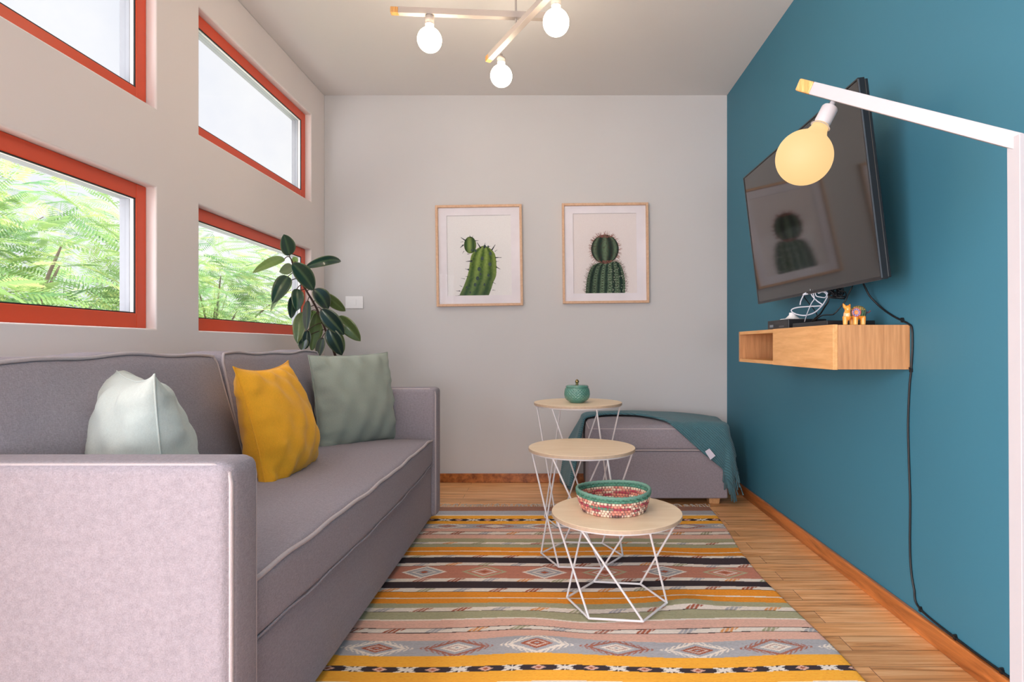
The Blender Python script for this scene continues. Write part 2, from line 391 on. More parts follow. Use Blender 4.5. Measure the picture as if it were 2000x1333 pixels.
def weld(o):
    bm = bmesh.new(); bm.from_mesh(o.data); bmesh.ops.remove_doubles(bm, verts=bm.verts, dist=1e-5)
    bmesh.ops.recalc_face_normals(bm, faces=bm.faces); bm.to_mesh(o.data); bm.free()
wl = struct(holed(YN, YB, (0, ZC), [(a, b, c, d) for a, b in WIN for c, d in WZ]+[DOOR], lambda u, z, t: (XL-t, u, z), TH).build('wall_left', M['wall_l']))
weld(wl); bv = wl.modifiers.new('b', 'BEVEL'); bv.width = .006; bv.segments = 3; bv.limit_method = 'ANGLE'
wn_ = struct(holed(XL, XR, (0, ZC), [(-1.15, .95, .3, 1.22)], lambda u, z, t: (u, YN+.0-t+.0, z), TH).build('wall_near', M['wall_b'])); weld(wn_)
# windows: orange frame, black gasket, pane, grey outer sash
def ring(m, y0, y1, z0, z1, w, x0, x1):
    m.box((x0, y0, z0), (x1, y0+w, z1)); m.box((x0, y1-w, z0), (x1, y1, z1))
    m.box((x0, y0+w, z0), (x1, y1-w, z0+w)); m.box((x0, y0+w, z1-w), (x1, y1-w, z1))
k = 0
for (a, b) in WIN:
    for (c, d) in WZ:
        k += 1
        r = MB(); ring(r, a+.001, b-.001, c+.001, d-.001, .052, -1.4845, -1.464)
        w = struct(r.build('window_%d' % k, M['orange'], bevel=.003))
        g = MB(); ring(g, a+.051, b-.051, c+.051, d-.051, .0055, -1.4715, -1.4665); g.build('gasket', M['gasket'], w)
        g = MB(); ring(g, a+.051, b-.051, c+.051, d-.051, .0045, -1.4845, -1.4718); g.build('glazing_bead', M['bead'], w)
        g = MB(); ring(g, a+.004, b-.004, c+.004, d-.004, .0515, -1.521, -1.4865); g.build('outer_sash', M['outer'], w)
        g = MB(); g.add([(-1.485, a+.05, c+.05), (-1.485, b-.05, c+.05), (-1.485, b-.05, d-.05), (-1.485, a+.05, d-.05)], [(0, 1, 2, 3)]); g.build('pane', M['glass'], w)
r = MB(); a, b, c, d = DOOR; ring(r, a+.001, b-.001, c+.001, d-.001, .06, -1.50, -1.464); r.box((-1.50, (a+b)/2-.03, c+.06), (-1.464, (a+b)/2+.03, d-.06))
w = struct(r.build('door_1', M['orange'], bevel=.003)); g = MB(); g.add([(-1.485, a+.05, c+.05), (-1.485, b-.05, c+.05), (-1.485, b-.05, d-.05), (-1.485, a+.05, d-.05)], [(0, 1, 2, 3)]); g.build('pane', M['glass'], w)
r = MB(); x0, x1, z0, z1 = -1.15, .95, .3, 1.22  # rear window added out of view, sized around the fill light
for lo, hi in (((x0, 0, z0), (x0+.05, 0, z1)), ((x1-.05, 0, z0), (x1, 0, z1)), ((x0+.05, 0, z0), (x1-.05, 0, z0+.05)), ((x0+.05, 0, z1-.05), (x1-.05, 0, z1)), ((-.125, 0, z0+.05), (-.075, 0, z1-.05))):
    r.box((lo[0]+.001, YN-.07, lo[2]+.001), (hi[0]-.001, YN-.03, hi[2]-.001))
w = struct(r.build('window_5', M['orange'])); g = MB(); g.add([(x0+.03, YN-.05, z0+.03), (x1-.03, YN-.05, z0+.03), (x1-.03, YN-.05, z1-.03), (x0+.03, YN-.05, z1-.03)], [(0, 1, 2, 3)]); g.build('pane', M['glass'], w)
# baseboards
def bb(name, lo, hi):
    o = struct(MB().box(lo, hi).build(name, M['base'], bevel=.003)); return o
bb('baseboard_back', (XL+.001, YB-.015, 0), (XR-.001, YB-.0005, .057))
M['base_y'] = wood('varnished_baseboard_along_y', (124, 64, 26), (200, 120, 60), (9, .9, 9), .3, 3, 5, coat=.3)
o = bb('baseboard_right', (XR-.015, YN, 0), (XR-.0005, YB-.0155, .057)); o.data.materials[0] = M['base_y']
o = bb('baseboard_left', (XL+.0005, .36, 0), (XL+.015, YB-.0155, .057)); o.data.materials[0] = M['base_y']

# ------------------------------------------------------------------ sofa
XF = -.557
sofa = thing('sofa', 'grey three seat fabric sofa with pale piping under the windows', 'sofa', (-.98, 1.98, 0))
SB = .035
def arm(y0, y1, name):
    def fn(p, u):
        # slightly padded sides
        return Vector((p.x+.006*(1-u[1]**2)*(u[0] > .99), p.y, p.z))
    a = MB().rbox((-1.40, y0, SB), (XF, y1, .657), .022, 6, fn).build('arm', M['sofa'], sofa, smooth='all')
    for yy, s in ((y0, -1), (y1, 1)):
        pts = []
        yo = yy-s*.012
        for z in np.linspace(SB+.01, .62, 8): pts.append((XF-.006, yo, z))
        pts += [(XF-.009, yo, .638), (XF-.02, yo, .648)]
        for x in np.linspace(XF-.04, -1.38, 12): pts.append((x, yo, .6505))
        MB().tube([(p[0]+.003, p[1]-s*-.0, p[2]) for p in pts], .0048, 8).build('piping', M['pipe'], a, smooth='all')
    return a
arm(1.017, 1.122, 'near'); arm(2.828, 2.945, 'far')
MB().rbox((-1.36, 1.123, SB), (-.575, 2.827, .285), .012, 4).build('base', M['sofa'], sofa, smooth='all')
MB().rbox((-1.412, 1.0, SB), (-1.27, 2.96, .800), .03, 4).build('back_frame', M['sofa'], sofa, smooth='all')
def seatfn(p, u):
    q = Vector(p)
    cy = 1-u[1]**4; cx = 1-u[0]**4
    if u[2] > 0: q.z += .016*cy*cx*u[2] - .012*(1-cy)*(abs(u[1]))*u[2]
    if u[0] > 0: q.x += .022*(1-u[1]**2)*u[0]
    return q
seat = MB().rbox((-1.26, 1.126, .288), (XF-.012, 2.824, .425), .022, 18, seatfn).build('seat_cushion', M['sofa'], sofa, smooth='all')
for zz, rr in ((.421, .0052), (.293, .0030)):
    pts = []
    for u in np.linspace(-1, 1, 60):
        y = 1.975+u*.845; e = seatfn(Vector((XF-.014, y, zz)), (1, u, 1 if zz > .4 else -1)); e.z += .002*math.sin(y*17)+.0015*math.sin(y*31); pts.append(e)
    MB().tube(pts, rr, 8).build('piping', M['pipe'] if zz > .4 else M['sofa'], seat, smooth='all')
def backfn(y0, y1, ph):
    def fn(p, u):
        q = Vector(p); t = (.84-p.z)
        if u[0] > 0: q.x += (t*.25+.03*(1-u[1]**2)*(1-u[2]**2)*1.2)*u[0]
        if u[2] > 0: q.z += (.004*math.sin(p.y*9+ph)+.003*math.sin(p.y*21+ph)+.004*(1-u[1]**4))*u[2]
        q.x += .004*math.sin(p.y*14+p.z*11+ph)*(u[0] > 0)
        return q
    return fn
for (y0, y1, ph) in ((1.128, 1.972, 0), (1.980, 2.824, 2)):
    fn = backfn(y0, y1, ph); lo = (-1.262, y0, .43); hi = (-1.115, y1, .833)
    b = MB().rbox(lo, hi, .03, 14, fn).build('back_cushion', M['sofa'], sofa, smooth='all')
    for xx in (hi[0]-.006,):
        pts = []
        def edge(y, z, uy, uz): e = fn(Vector((xx, y, z)), (1, uy, uz)); return e
        for z in np.linspace(.46, .80, 10): pts.append(edge(y0+.006, z, -1, (z-.6315)/.2015))
        pts.append(edge(y0+.014, .820, -.98, 1))
        for u in np.linspace(-.95, .95, 30): pts.append(edge((y0+y1)/2+u*(y1-y0)/2, .829, u, 1))
        pts.append(edge(y1-.014, .820, .98, 1))
        for z in np.linspace(.80, .46, 10): pts.append(edge(y1-.006, z, 1, (z-.6315)/.2015))
        MB().tube(pts, .0045, 8).build('piping', M['pipe'], b, smooth='all')

# ------------------------------------------------------------------ throw pillows
def pillow(name, label, m, c, right, up, w, h, th, seed, ear=.10, sag=0):
    right = Vector(right).normalized(); up = Vector(up); up = (up-right*up.dot(right)).normalized(); nrm = right.cross(up)
    c = Vector(c); rnd = random.Random(seed); N = 40
    waves = [(rnd.uniform(3, 9), rnd.uniform(-6, 6), rnd.uniform(0, 6.3), rnd.uniform(.3, 1)) for _ in range(7)]
    mb = MB(); vs = []; idx = {}
    def outline(u, v):
        px = u*(1-ear*(1-v*v)**.8 * abs(u)**1.5); py = v*(1-ear*(1-u*u)**.8 * abs(v)**1.5)
        return px, py-sag*(1-abs(v))*0
    for s in (1, -1):
        for j in range(N+1):
            for i in range(N+1):
                u = math.sin((i/N*2-1)*math.pi/2)*.5+(i/N*2-1)*.5; v = math.sin((j/N*2-1)*math.pi/2)*.5+(j/N*2-1)*.5
                edge = i in (0, N) or j in (0, N)
                if edge and s == -1: idx[s, i, j] = idx[1, i, j]; continue
                px, py = outline(u, v)
                prof = (max(0, 1-u*u)**.55)*(max(0, 1-v*v)**.55)
                bias = 1+.22*(-v)*(1-v*v)
                wr = sum(a*math.sin(f*u*2+g*v*2+p) for f, g, p, a in waves)*.0021
                cren = (.006*math.sin(13*v+seed)+.004*math.sin(27*v+seed*2))*abs(u)**5+(.006*math.sin(14*u+seed)+.004*math.sin(25*u+seed))*abs(v)**5
                t = s*(th/2*prof*bias+(wr*1.3+cren)*min(1, prof*3))
                idx[s, i, j] = len(vs); vs.append(c+right*px*w/2+up*py*h/2+nrm*t)
    fs = []
    for s in (1, -1):
        for j in range(N):
            for i in range(N):
                q = (idx[s,i,j], idx[s,i+1,j], idx[s,i+1,j+1], idx[s,i,j+1]); fs.append(q if s > 0 else q[::-1])
    mb.add(vs, fs); root = mb.build(name, m, smooth='all', origin=c-up*h/2)
    tag(root, label, 'pillow')
    pts = [idx[1, i, 0] for i in range(N)]+[idx[1, N, j] for j in range(N)]+[idx[1, i, N] for i in range(N, 0, -1)]+[idx[1, 0, j] for j in range(N, 0, -1)]
    MB().tube([vs[i] for i in pts], .0022, 6, closed=True).build('seam', m, root, smooth='all')
    return root
pillow('throw_pillow', 'pale mint cotton pillow behind the near sofa arm', M['mint'], (-.987, 1.415, .598), (-.735, .675, .05), (-.07, -.10, 1), .43, .43, .22, 3, ear=.15)
pillow('throw_pillow', 'mustard yellow cotton pillow leaning in the middle of the sofa', M['yellow'], (-.926, 2.0, .597), (.05, -1, -.02), (-.24, -.03, 1), .42, .42, .19, 5, ear=.12)
pillow('throw_pillow', 'sage green cotton pillow in the far corner of the sofa', M['sage'], (-.885, 2.665, .617), (-.50, -.86, -.02), (-.13, .06, 1), .45, .42, .17, 9, ear=.05)

# ------------------------------------------------------------------ rug
def hexc(*c): return np.array(srgb(*c))
RC = dict(or_=hexc(250, 178, 66), or2=hexc(236, 150, 54), pink=hexc(226, 180, 162), rust=hexc(196, 132, 112), grey=hexc(176, 174, 178),
          green=hexc(172, 168, 136), blk=hexc(66, 56, 60), cream=hexc(236, 224, 212), red=hexc(172, 96, 72), dk=hexc(70, 54, 52), brown=hexc(160, 116, 98))
bands = [(992.5,'brown'),(1000.5,'grey'),(1008.5,'cream'),(1010,'or_'),(1016,'kx'),(1020.4,'or_'),(1026,'med'),(1035,'pink'),(1041,'wmd'),(1047,'pink'),
         (1055,'green'),(1062,'wm'),(1066,'green'),(1072,'or2'),(1079.5,'cream'),(1080.8,'or2'),(1088,'wm'),(1092.5,'blk'),(1103,'wm'),(1109,'dia'),(1133,'wm'),(1139.5,'blk'),
         (1151,'wm'),(1158.5,'or2'),(1169.8,'cream'),(1171.6,'or2'),(1181,'green'),(1190,'wm'),(1198,'green'),(1212.5,'cream'),(1215,'pink'),(1230,'wmd'),
         (1239.6,'pink'),(1254.6,'med'),(1284.5,'or_'),(1305.5,'kx'),(1316,'or_'),(1337,'cream'),(1340,'grey'),(1400,'or2'),(1440,'blk'),(1470,'wm'),(1500,'rust'),(1560,None)]
BY = [F*H/(p-VY) for p, _ in bands]
def rug_warp(x, y):
    g = lambda a, b, sx, sy: np.exp(-((x-a)/sx)**2-((y-b)/sy)**2)
    return .022*g(.10, 1.83, .12, .10)-.016*g(-.05, 1.74, .14, .12)+.030*g(.62, 2.36, .16, .10)-.012*g(.42, 1.98, .1, .1)+.004*np.sin(x*9+y*3)+.012*g(.42,1.66,.16,.1)+.012*g(-.2, 2.05, .25, .1)
def rug_height(x, y):
    g = lambda a, b, sx, sy: np.exp(-((x-a)/sx)**2-((y-b)/sy)**2)
    return .010*g(.62, 2.36, .22, .045)+.008*g(.46, 1.955, .07, .05)+.006*g(-.02, 1.70, .13, .04)+.005*g(.7, 2.05, .2, .05)+.0012*(1+np.sin(x*8+y*5))
RX0, RX1, RY0, RY1 = -1.02, .79, .93, BY[0]
nx, ny = 560, 760
gx = np.linspace(0, 1, nx); gy = np.linspace(0, 1, ny); GX, GY = np.meshgrid(gx, gy)
yy = RY0+(RY1-RY0)*GY
xr = RX1+.012*np.sin(yy*5)+.045*np.clip((yy-2.4)/.72, 0, 1)**1.3
xx = RX0+(xr-RX0)*GX
px_, py_ = xx, yy+rug_warp(xx, yy)
C = np.zeros((ny, nx, 3)); 
def tri(a, per): return np.abs((a/per) % 1-.5)*2      # 0 at centre of cell, 1 at edge
for i in range(len(bands)-1):
    kd = bands[i][1]; y1, y0 = BY[i], BY[i+1]
    mk = (py_ <= y1+(1 if i == 0 else 0)) & (py_ > y0) if i < len(bands)-2 else (py_ <= y1)
    t = np.clip((py_-y0)/(y1-y0), 0, 1); X = px_
    col = np.zeros_like(C)
    if kd in RC: col[:] = RC[kd]
    elif kd in ('wm', 'wmd'):
        col[:] = RC['cream']; per = .126; off = (i*37 % 11)/11*per; cell = np.floor((X+off)/per).astype(int); f = ((X+off)/per) % 1
        sh = f-.5-(t-.5)*.28
        hook = (np.abs(sh) < .17) & (((sh*9+t*1.2) % 1) < .62) & (t > .08) & (t < .92)
        fill = (np.abs(sh) < .13)
        pal = np.array([RC['red']*.9+RC['cream']*.1, RC['grey'], RC['green'], RC['or2']*.8+.1, RC['grey'], RC['red']])
        cc = pal[(cell*5+i) % 6]
        col = np.where(hook[..., None], cc, np.where(fill[..., None], cc*.3+RC['cream']*.65, col))
        e = .12 if kd == 'wmd' else .09
        dk = (t < e) | ((t > 1-e) & (kd == 'wmd'))
        col = np.where(dk[..., None], RC['dk'], col)
    elif kd == 'kx':
        col[:] = RC['blk']; per = .14; f = ((X+.524)/per+.5) % 1-.5; d = np.abs(f)*per; h = (y1-y0)/2; v = np.abs(t-.5)*2*h
        hw = max(h, .018)
        xm = (np.abs(d*.5-v*.9) < .0042) & (d < .034); bar = (np.abs(f*per) < .003) | ((np.abs(f*per) < .022)&(v < .003))
        col = np.where((xm | bar)[..., None], RC['cream'], col)
        f2 = ((X+.454)/per+.5) % 1-.5; dd = np.abs(f2*per)/.020+v/(h*.95)
        col = np.where(((dd < 1) & (dd > .45))[..., None], RC['pink'], np.where((dd <= .45)[..., None], RC['red'], col))
    elif kd == 'med':
        col[:] = RC['grey']; per = .226; cell = np.floor((X+.494)/per+.5).astype(int); f = ((X+.494)/per+.5) % 1-.5; d = np.abs(f*per); v = np.abs(t-.5)*2
        r = d/.085+v*1.0; alt = (cell % 2 == 0)
        outl = np.where(alt[..., None], RC['cream'], RC['red']*.85+.06); inn = np.where(alt[..., None], RC['red'], RC['cream'])
        # hooked arms
        arms = (np.abs(((d/.012)+(v*2.6)) % 1-.5) < .24) & (r > .95) & (r < 1.28)
        col = np.where(((np.abs(r-.92) < .10) | arms)[..., None], outl, col)
        col = np.where((r < .56)[..., None], inn, col)
        col = np.where((np.abs(r-.33) < .06)[..., None], outl*.6+inn*.4, col); col = np.where((r < .1)[..., None], RC['grey'], col)
    elif kd == 'dia':
        col[:] = RC['rust']; per = .227; cell = np.floor((X+.48)/per+.5).astype(int); f = ((X+.48)/per+.5) % 1-.5; d = np.abs(f*per); v = np.abs(t-.5)*2
        r = d/.088+v; alt = (cell % 2 == 0); oc = np.where(alt[..., None], RC['cream'], RC['green']*1.15)
        col = np.where(((r < .98) & (r > .80))[..., None], oc, col)
        col = np.where((r < .80)[..., None], np.where(alt[..., None], RC['grey']*.95, RC['rust']*1.1), col)
        col = np.where(((r < .56) & (r > .42))[..., None], RC['cream']*.9, col); col = np.where((r < .2)[..., None], RC['red'], col)
    C = np.where(mk[..., None], col, C)
nzr = np.random.rand(ny, 1, 1)*.10+1.02
C = C*nzr*(1+.06*(np.random.rand(ny, nx, 1)-.5))
zz = .004+rug_height(xx, yy)
edge = np.minimum(np.minimum(GX, 1-GX)*80, 1)
zz = .0035+(zz-.0035)*np.clip(edge+.5, 0, 1)
V = np.stack([xx, yy, zz], -1).reshape(-1, 3)
m = MB(); m.v = [tuple(p) for p in V]
m.f = [(j*nx+i, j*nx+i+1, (j+1)*nx+i+1, (j+1)*nx+i) for j in range(ny-1) for i in range(nx-1)]
rug = m.build('rug', M['rug'], smooth='all', colors=C.reshape(-1, 3))
tag(rug, 'striped woven rug with orange, pink, green and black bands on wood floor', 'rug')
so = rug.modifiers.new('s', 'SOLIDIFY'); so.thickness = .003; so.offset = -1
fr = MB(); rnd = random.Random(2)
xfar = RX1+.057
for i in range(230):
    x = RX0+(xfar-RX0)*(i+rnd.random()*.8)/230; l = rnd.uniform(.035, .065); a = rnd.uniform(-.5, .5)
    pts = [(x, RY1-.003, .0045), (x+a*l*.4, RY1+l*.5, .006+rnd.random()*.006), (x+a*l+rnd.uniform(-.012, .012), RY1+l, .004)]
    fr.tube(spline(pts, 3), .0016, 5)
fr.build('fringe', M['fringe'], rug)

# ------------------------------------------------------------------ nesting side tables
def side_table(cx, cy, h, rot, label, gz):
    t = thing('side_table', label, 'table', (cx, cy, gz), 'round wire side tables')
    R = .215; th = .0115
    prof = [(0, h-th), (R-.001, h-th), (R, h-th+.001), (R, h-.0015), (R-.0015, h), (0, h)]
    top = MB().lathe([(R-.002, h-.0006), (0, h)][::1], 72, (cx, cy, 0))
    top = MB().lathe([(0, h-.001), (R-.0008, h-.001), (R-.0012, h), (0, h)], 72, (cx, cy, 0)).build('tabletop', M['birch'], t, origin=(cx, cy, h))
    MB().lathe([(0, h-th), (R, h-th), (R, h-.0011), (0, h-.0011)], 72, (cx, cy, 0)).build('edge', M['plyedge'], top)
    rw = .0037; zt = h-th-rw
    pts = [(cx+.205*math.cos(a), cy+.205*math.sin(a), zt) for a in np.linspace(0, 2*math.pi, 64, endpoint=False)]
    MB().tube(pts, rw, 8, closed=True).build('top_ring', M['white'], t, smooth='all')
    zb = gz+rw+.0005; B = [(cx+.165*math.cos(rot+k*math.pi/3), cy+.165*math.sin(rot+k*math.pi/3), zb) for k in range(6)]
    T = [(cx+.205*math.cos(rot+k*math.pi/3), cy+.205*math.sin(rot+k*math.pi/3), zt) for k in range(6)]
    hx = MB()
    for k in range(6): hx.tube([B[k], B[(k+1) % 6]], rw, 8)
    hx.build('base_ring', M['white'], t, smooth=True)
    for k in range(6): MB().tube([B[k], T[(k-1) % 6]], rw, 8).build('leg', M['white'], t, smooth=True, origin=B[k])
    return t
GR = .0115
side_table(.2157, 1.955, .313, math.radians(173+180), 'lowest round wire side table, holding the woven basket', GR)
side_table(.1225, 2.383, .452, math.radians(175+180), 'middle height round wire side table with bare pale top', GR)
side_table(.1297, 2.883, .585, math.radians(172+180), 'tallest round wire side table, holding the green lidded jar', GR)

# woven basket
bz = .3135; bc = (.207, 1.972, 0); seg = 264
g_, cr_, pk, rd, dkc = srgb(88, 140, 118), srgb(236, 214, 190), srgb(224, 150, 130), srgb(176, 62, 84), srgb(96, 74, 74)
prof = []; ringid = []
nr = 8; rr0 = .104; rr1 = .1205; hc = .0082
def coil(rc, zc, n=10, r=.0046, a0=-90, a1=90):
    return [(rc+r*math.cos(math.radians(a0+(a1-a0)*i/(n-1))), zc+r*math.sin(math.radians(a0+(a1-a0)*i/(n-1)))) for i in range(n)]
for j in range(5):       # bottom coils, centre outwards
    rc = .012+.0215*j
    prof += [(rc-.0075, bz+.0055), (rc, bz+.009), (rc+.0075, bz+.0055)]; ringid += [20+j]*3
inner = []
for j in range(nr):
    rc = rr0+(rr1-rr0)*(j/(nr-1))**.8; zc = bz+.0052+j*hc
    inner += [(rc-.004*math.cos(math.radians(a)), zc+.0044*math.sin(math.radians(a))) for a in (-70, -35, 0, 35, 70)]; ringid += [j]*5
prof += inner; outer = []
for j in range(nr-1, -1, -1):
    rc = rr0+(rr1-rr0)*(j/(nr-1))**.8; zc = bz+.0052+j*hc
    outer += [(rc+.0046*math.cos(math.radians(a)), zc+.0046*math.sin(math.radians(a))) for a in (70, 35, 0, -35, -70)]; ringid += [j]*5
prof += outer; prof += [(.0, bz+.0006)]; ringid += [0]
def bfn(r, z, a, i):
    j = ringid[i]; st = 62
    ph = a*st/2+(j % 2)*math.pi
    w = math.sin(ph)
    r2 = r+.0016*w*(1 if (len(prof)-len(outer)-1) <= i else -1)*(.3 if r < .09 else 1)
    lop = .004*math.sin(2*a+.6)*(z-bz)/.07
    return r2*(1+lop*2.5) if r > .001 else r, z+.0016*math.sin(2*a+1)*(z-bz)/.07*2
mb = MB().lathe(prof, seg, bc, fn=bfn)
cols = np.zeros((len(mb.v), 3))
pal = {0: [cr_, pk, cr_, dkc], 1: [cr_, pk, pk, cr_], 2: [pk, rd, cr_, pk], 3: [pk, rd, rd, cr_], 4: [cr_, pk, rd, pk], 5: [cr_, cr_, pk, cr_], 6: [g_]*4, 7: [g_]*4}
for i in range(len(prof)):
    j = ringid[i]
    for k in range(seg):
        a = 2*math.pi*k/seg; q = int(a*62/math.pi/2+(j % 2)*.5); gap = abs((a*62/2/math.pi+(j % 2)*.5) % 1-.5) < .17
        seq = pal.get(j, [cr_, pk, rd, cr_]); c = np.array(seq[(q//3+j*2) % 4])
        if gap: c = c*.0+np.array(srgb(150, 104, 98) if j < 6 or j > 9 else srgb(70, 116, 100))
        if 3.9 < a < 4.6 and j in (3, 4) and not gap: c = np.array(g_) if j == 3 else c
        cols[i*seg+k] = c
bk = mb.build('woven_basket', M['basket'], smooth='all', colors=cols, origin=(bc[0], bc[1], bz))
tag(bk, 'round coiled fibre basket in pink, cream and green on the lowest table', 'basket')
rimz = bz+.0052+(nr-1)*hc+.0045
pts = []
for k in range(160):
    a = 2*math.pi*k/160; r = rr1*(1+.0096*math.sin(2*a+.6)); pts.append((bc[0]+r*math.cos(a), bc[1]+r*math.sin(a), rimz+.003*math.sin(2*a+1)+.0008*math.sin(a*40)))
MB().tube(pts, .0052, 8, closed=True).build('rim', mat('green_fibre_rim', (108, 150, 134), .7, bump=(300, .5, .001)), bk, smooth='all')
bk.children[0]['label'] = 'green stitched rim'

# lidded jar
jx, jy, jz = .1245, 2.86, .5855
jar = thing('lidded_jar', 'small teal green ceramic jar with brass knob on the tallest table', 'jar', (jx, jy, jz))
pr = [(0, 0), (.034, 0), (.037, .002), (.041, .005)]
for k in range(40):
    t = k/39; z = .006+t*.066; pr.append((float(np.interp(t, [0, .06, .15, .3, .5, .75, .9, 1], [.042, .049, .055, .0605, .063, .0615, .059, .0565])), z))
n0 = 4
def jfn(r, z, a, i):
    if i < n0+2: return r, z
    t = (z-.006)/.066; w = min(1, max(0, t*5))*min(1, max(0, (1-t)*8))
    p = math.sin(a*12+z*230)*math.sin(a*12-z*230); return r-.0034*w*math.exp(-abs(p)*5), z
MB().lathe(pr, 192, (jx, jy, jz), fn=jfn).build('body', M['jar'], jar, smooth='all')
MB().lathe([(0.0, .0725), (.0545, .0725), (.0560, .0745), (.0555, .079), (.052, .083), (.044, .0855), (.02, .087), (0, .0875)], 64, (jx, jy, jz)).build('lid', M['jar'], jar, smooth='all')
MB().lathe([(0, .0875), (.007, .0875), (.0075, .090), (.005, .0915), (.0068, .094), (.0095, .099), (.0088, .105), (.005, .1105), (0, .1125)], 32, (jx, jy, jz)).build('knob', M['brass'], jar, smooth='all')

# ------------------------------------------------------------------ ottoman with throw
OX0, OX1, OY0, OY1 = .200, .951, 3.17, 3.69
ott = thing('ottoman', 'grey fabric storage ottoman with wooden feet in the corner', 'ottoman', (.575, 3.43, 0))
MB().rbox((OX0, OY0, .036), (OX1, OY1, .292), .010, 4).build('base', M['sofa'], ott, smooth='all')
def ofn(p, u):
    q = Vector(p)
    if u[2] > 0: q.z += .028*(1-u[0]**2)**.8*(1-u[1]**2)**.8*u[2]
    s = 1-.018*max(0, u[2])
    q.x = (q.x-.575)*s+.575; q.y = (q.y-3.43)*s+3.43
    return q
cu = MB().rbox((OX0-.004, OY0-.006, .297), (OX1+.004, OY1, .428), .022, 10, ofn).build('cushion', M['sofa'], ott, smooth='all')
for z, ins in ((.2985, .002), (.412, .006)):
    a0, a1, b0, b1 = OX0-.004+ins, OX1+.004-ins, OY0-.006+ins, OY1-ins; pts = []
    if z > .4: a0 += .003; a1 -= .003; b0 += .002; b1 -= .002
    for (p, q) in (((a0+.012, b0), (a1-.012, b0)), ((a1, b0+.012), (a1, b1-.012)), ((a1-.012, b1), (a0+.012, b1)), ((a0, b1-.012), (a0, b0+.012))):
        for t in np.linspace(0, 1, 12): pts.append((p[0]+(q[0]-p[0])*t, p[1]+(q[1]-p[1])*t, z))
    MB().tube(pts, .0042, 8, closed=True).build('piping', M['pipe'], cu, smooth='all')
for x in (.262, .885):
    for y in (3.225, 3.63):
        MB().add([(x+a*.031*s, y+b*.031*s, z) for z, s in ((0.001, .85), (.0355, 1)) for a, b in ((-1,-1),(1,-1),(1,1),(-1,1))],
                 [(3,2,1,0),(4,5,6,7),(0,1,5,4),(1,2,6,5),(2,3,7,6),(3,0,4,7)]).build('foot', M['foot'], ott, bevel=.002)
WW = OX1-OX0; DD = OY1-OY0
def itp(x, xs, ys): return float(np.interp(x, xs, ys))
def tfront(s): return itp(s, [-.45, 0, .12, .30, .39, .45, .62, .73, .80, .95], [.255, .27, .275, .17, .075, 0, -.15, -.235, -.27, -.30])
def tback(s): return itp(s, [-.45, 0, .25, .567, .75, .95], [.44, .485, .45, .30, .20, .10])
def bend(d, r=.03):
    if d <= 0: return 0, 0
    a = d/r
    if a < math.pi/2: return r*math.sin(a), r*(1-math.cos(a))
    return r, r+(d-r*math.pi/2)
def fold(s, t, off):
    r = .03; sl = max(0, r-s); sr = max(0, s-(WW-r)); tf = max(0, r-t)
    ol, dl = bend(sl); d = math.hypot(sr, tf); o2, d2 = bend(d)
    cx = min(max(s, r), WW-r); cy = max(t, r)
    x = OX0+cx-ol-off*min(1, sl/.03); y = OY0+cy
    if d > 0:
        x += (o2+off)*sr/d*(1); y -= (o2+off)*tf/d
    ux, uy = (cx/WW)*2-1, min(1, max(-1, (t/DD)*2-1))
    crown = .026*max(0, 1-ux*ux)**.8*max(0, 1-uy*uy)**.8 if d <= 0 and sl <= 0 else .02*max(0, 1-ux*ux)**.8*max(0, 1-uy*uy)**.8
    z = .430+crown+off-dl-d2
    # hanging cloth swings out and waves
    if dl > .03: x -= (dl-.03)*.20+max(0, (t-.26)/.18)*.055*min(1, (dl-.03)*6); y += .010*math.sin(t*60)*min(1, dl*6)
    if d2 > .03:
        k = min(1, (d2-.03)*6); x += k*.010*math.sin((s+t)*45)*sr/d+(d2-.03)*.22*sr/d; y -= k*(.006+.006*math.sin(s*40))*tf/d
    return Vector((x, y, z))
s0, s1 = -.395, .905
def bl(u, v):
    s = s0+(s1-s0)*u; a, b = tfront(s), tback(s); t = a+(b-a)*v
    off = .011+.0035*math.sin(v*9+s*6)+.004*math.exp(-((v-.12)/.08)**2)
    return fold(s, t, off)
bm_ = grid_mesh(150, 44, bl)
th_ = bm_.build('throw_blanket', M['throw'], smooth='all', origin=(.6, 3.45, .44))
tag(th_, 'teal knitted throw with tassels draped over the ottoman', 'blanket')
sd = th_.modifiers.new('s', 'SOLIDIFY'); sd.thickness = .007; sd.offset = 1
# turned hem along the front edge
pts = [bl(u, .015)+Vector((0, -.001, .002)) for u in np.linspace(0, 1, 90)]
MB().tube(pts, .0065, 8).build('hem', M['throw'], th_, smooth='all')
rnd = random.Random(4); frs = {0: MB(), 1: MB()}
for u, sg, n, L in ((0, -1, 26, .085), (1, 1, 30, .10)):
    fr = frs[u]
    for i in range(n):
        v = (i+.5)/n; p = bl(u, v); q = bl(abs(u-.02), v); d = (p-q).normalized()
        d = Vector((d.x*.5+rnd.uniform(-.15, .15), rnd.uniform(-.2, .2), -1)).normalized() if p.z < .40 else Vector((.55, 0, -1)).normalized()
        l = min(L*rnd.uniform(.75, 1.15), p.z-.02); e = p+d*l; e.x = min(e.x, XR-.02)
        fr.tube(spline([p, p+d*l*.5+Vector((rnd.uniform(-.004, .004), rnd.uniform(-.004, .004), 0)), e], 3), [.0028]*6+[.004], 5)
for i in range(24):        # tassels along the low corner of the front edge
    u = .86+.14*i/24; p = bl(u, 0.0); l = min(.075*rnd.uniform(.7, 1.15), p.z-.02); d = Vector((rnd.uniform(-.1, .2), -.05, -1)).normalized()
    fr.tube([p, p+d*l], [.0028, .0036], 5)
fr.build('tassels', M['yarn'], th_, smooth='all'); frs[0].build('tassels', M['yarn'], th_, smooth='all')
tp = P(1386, 889, 3.118)
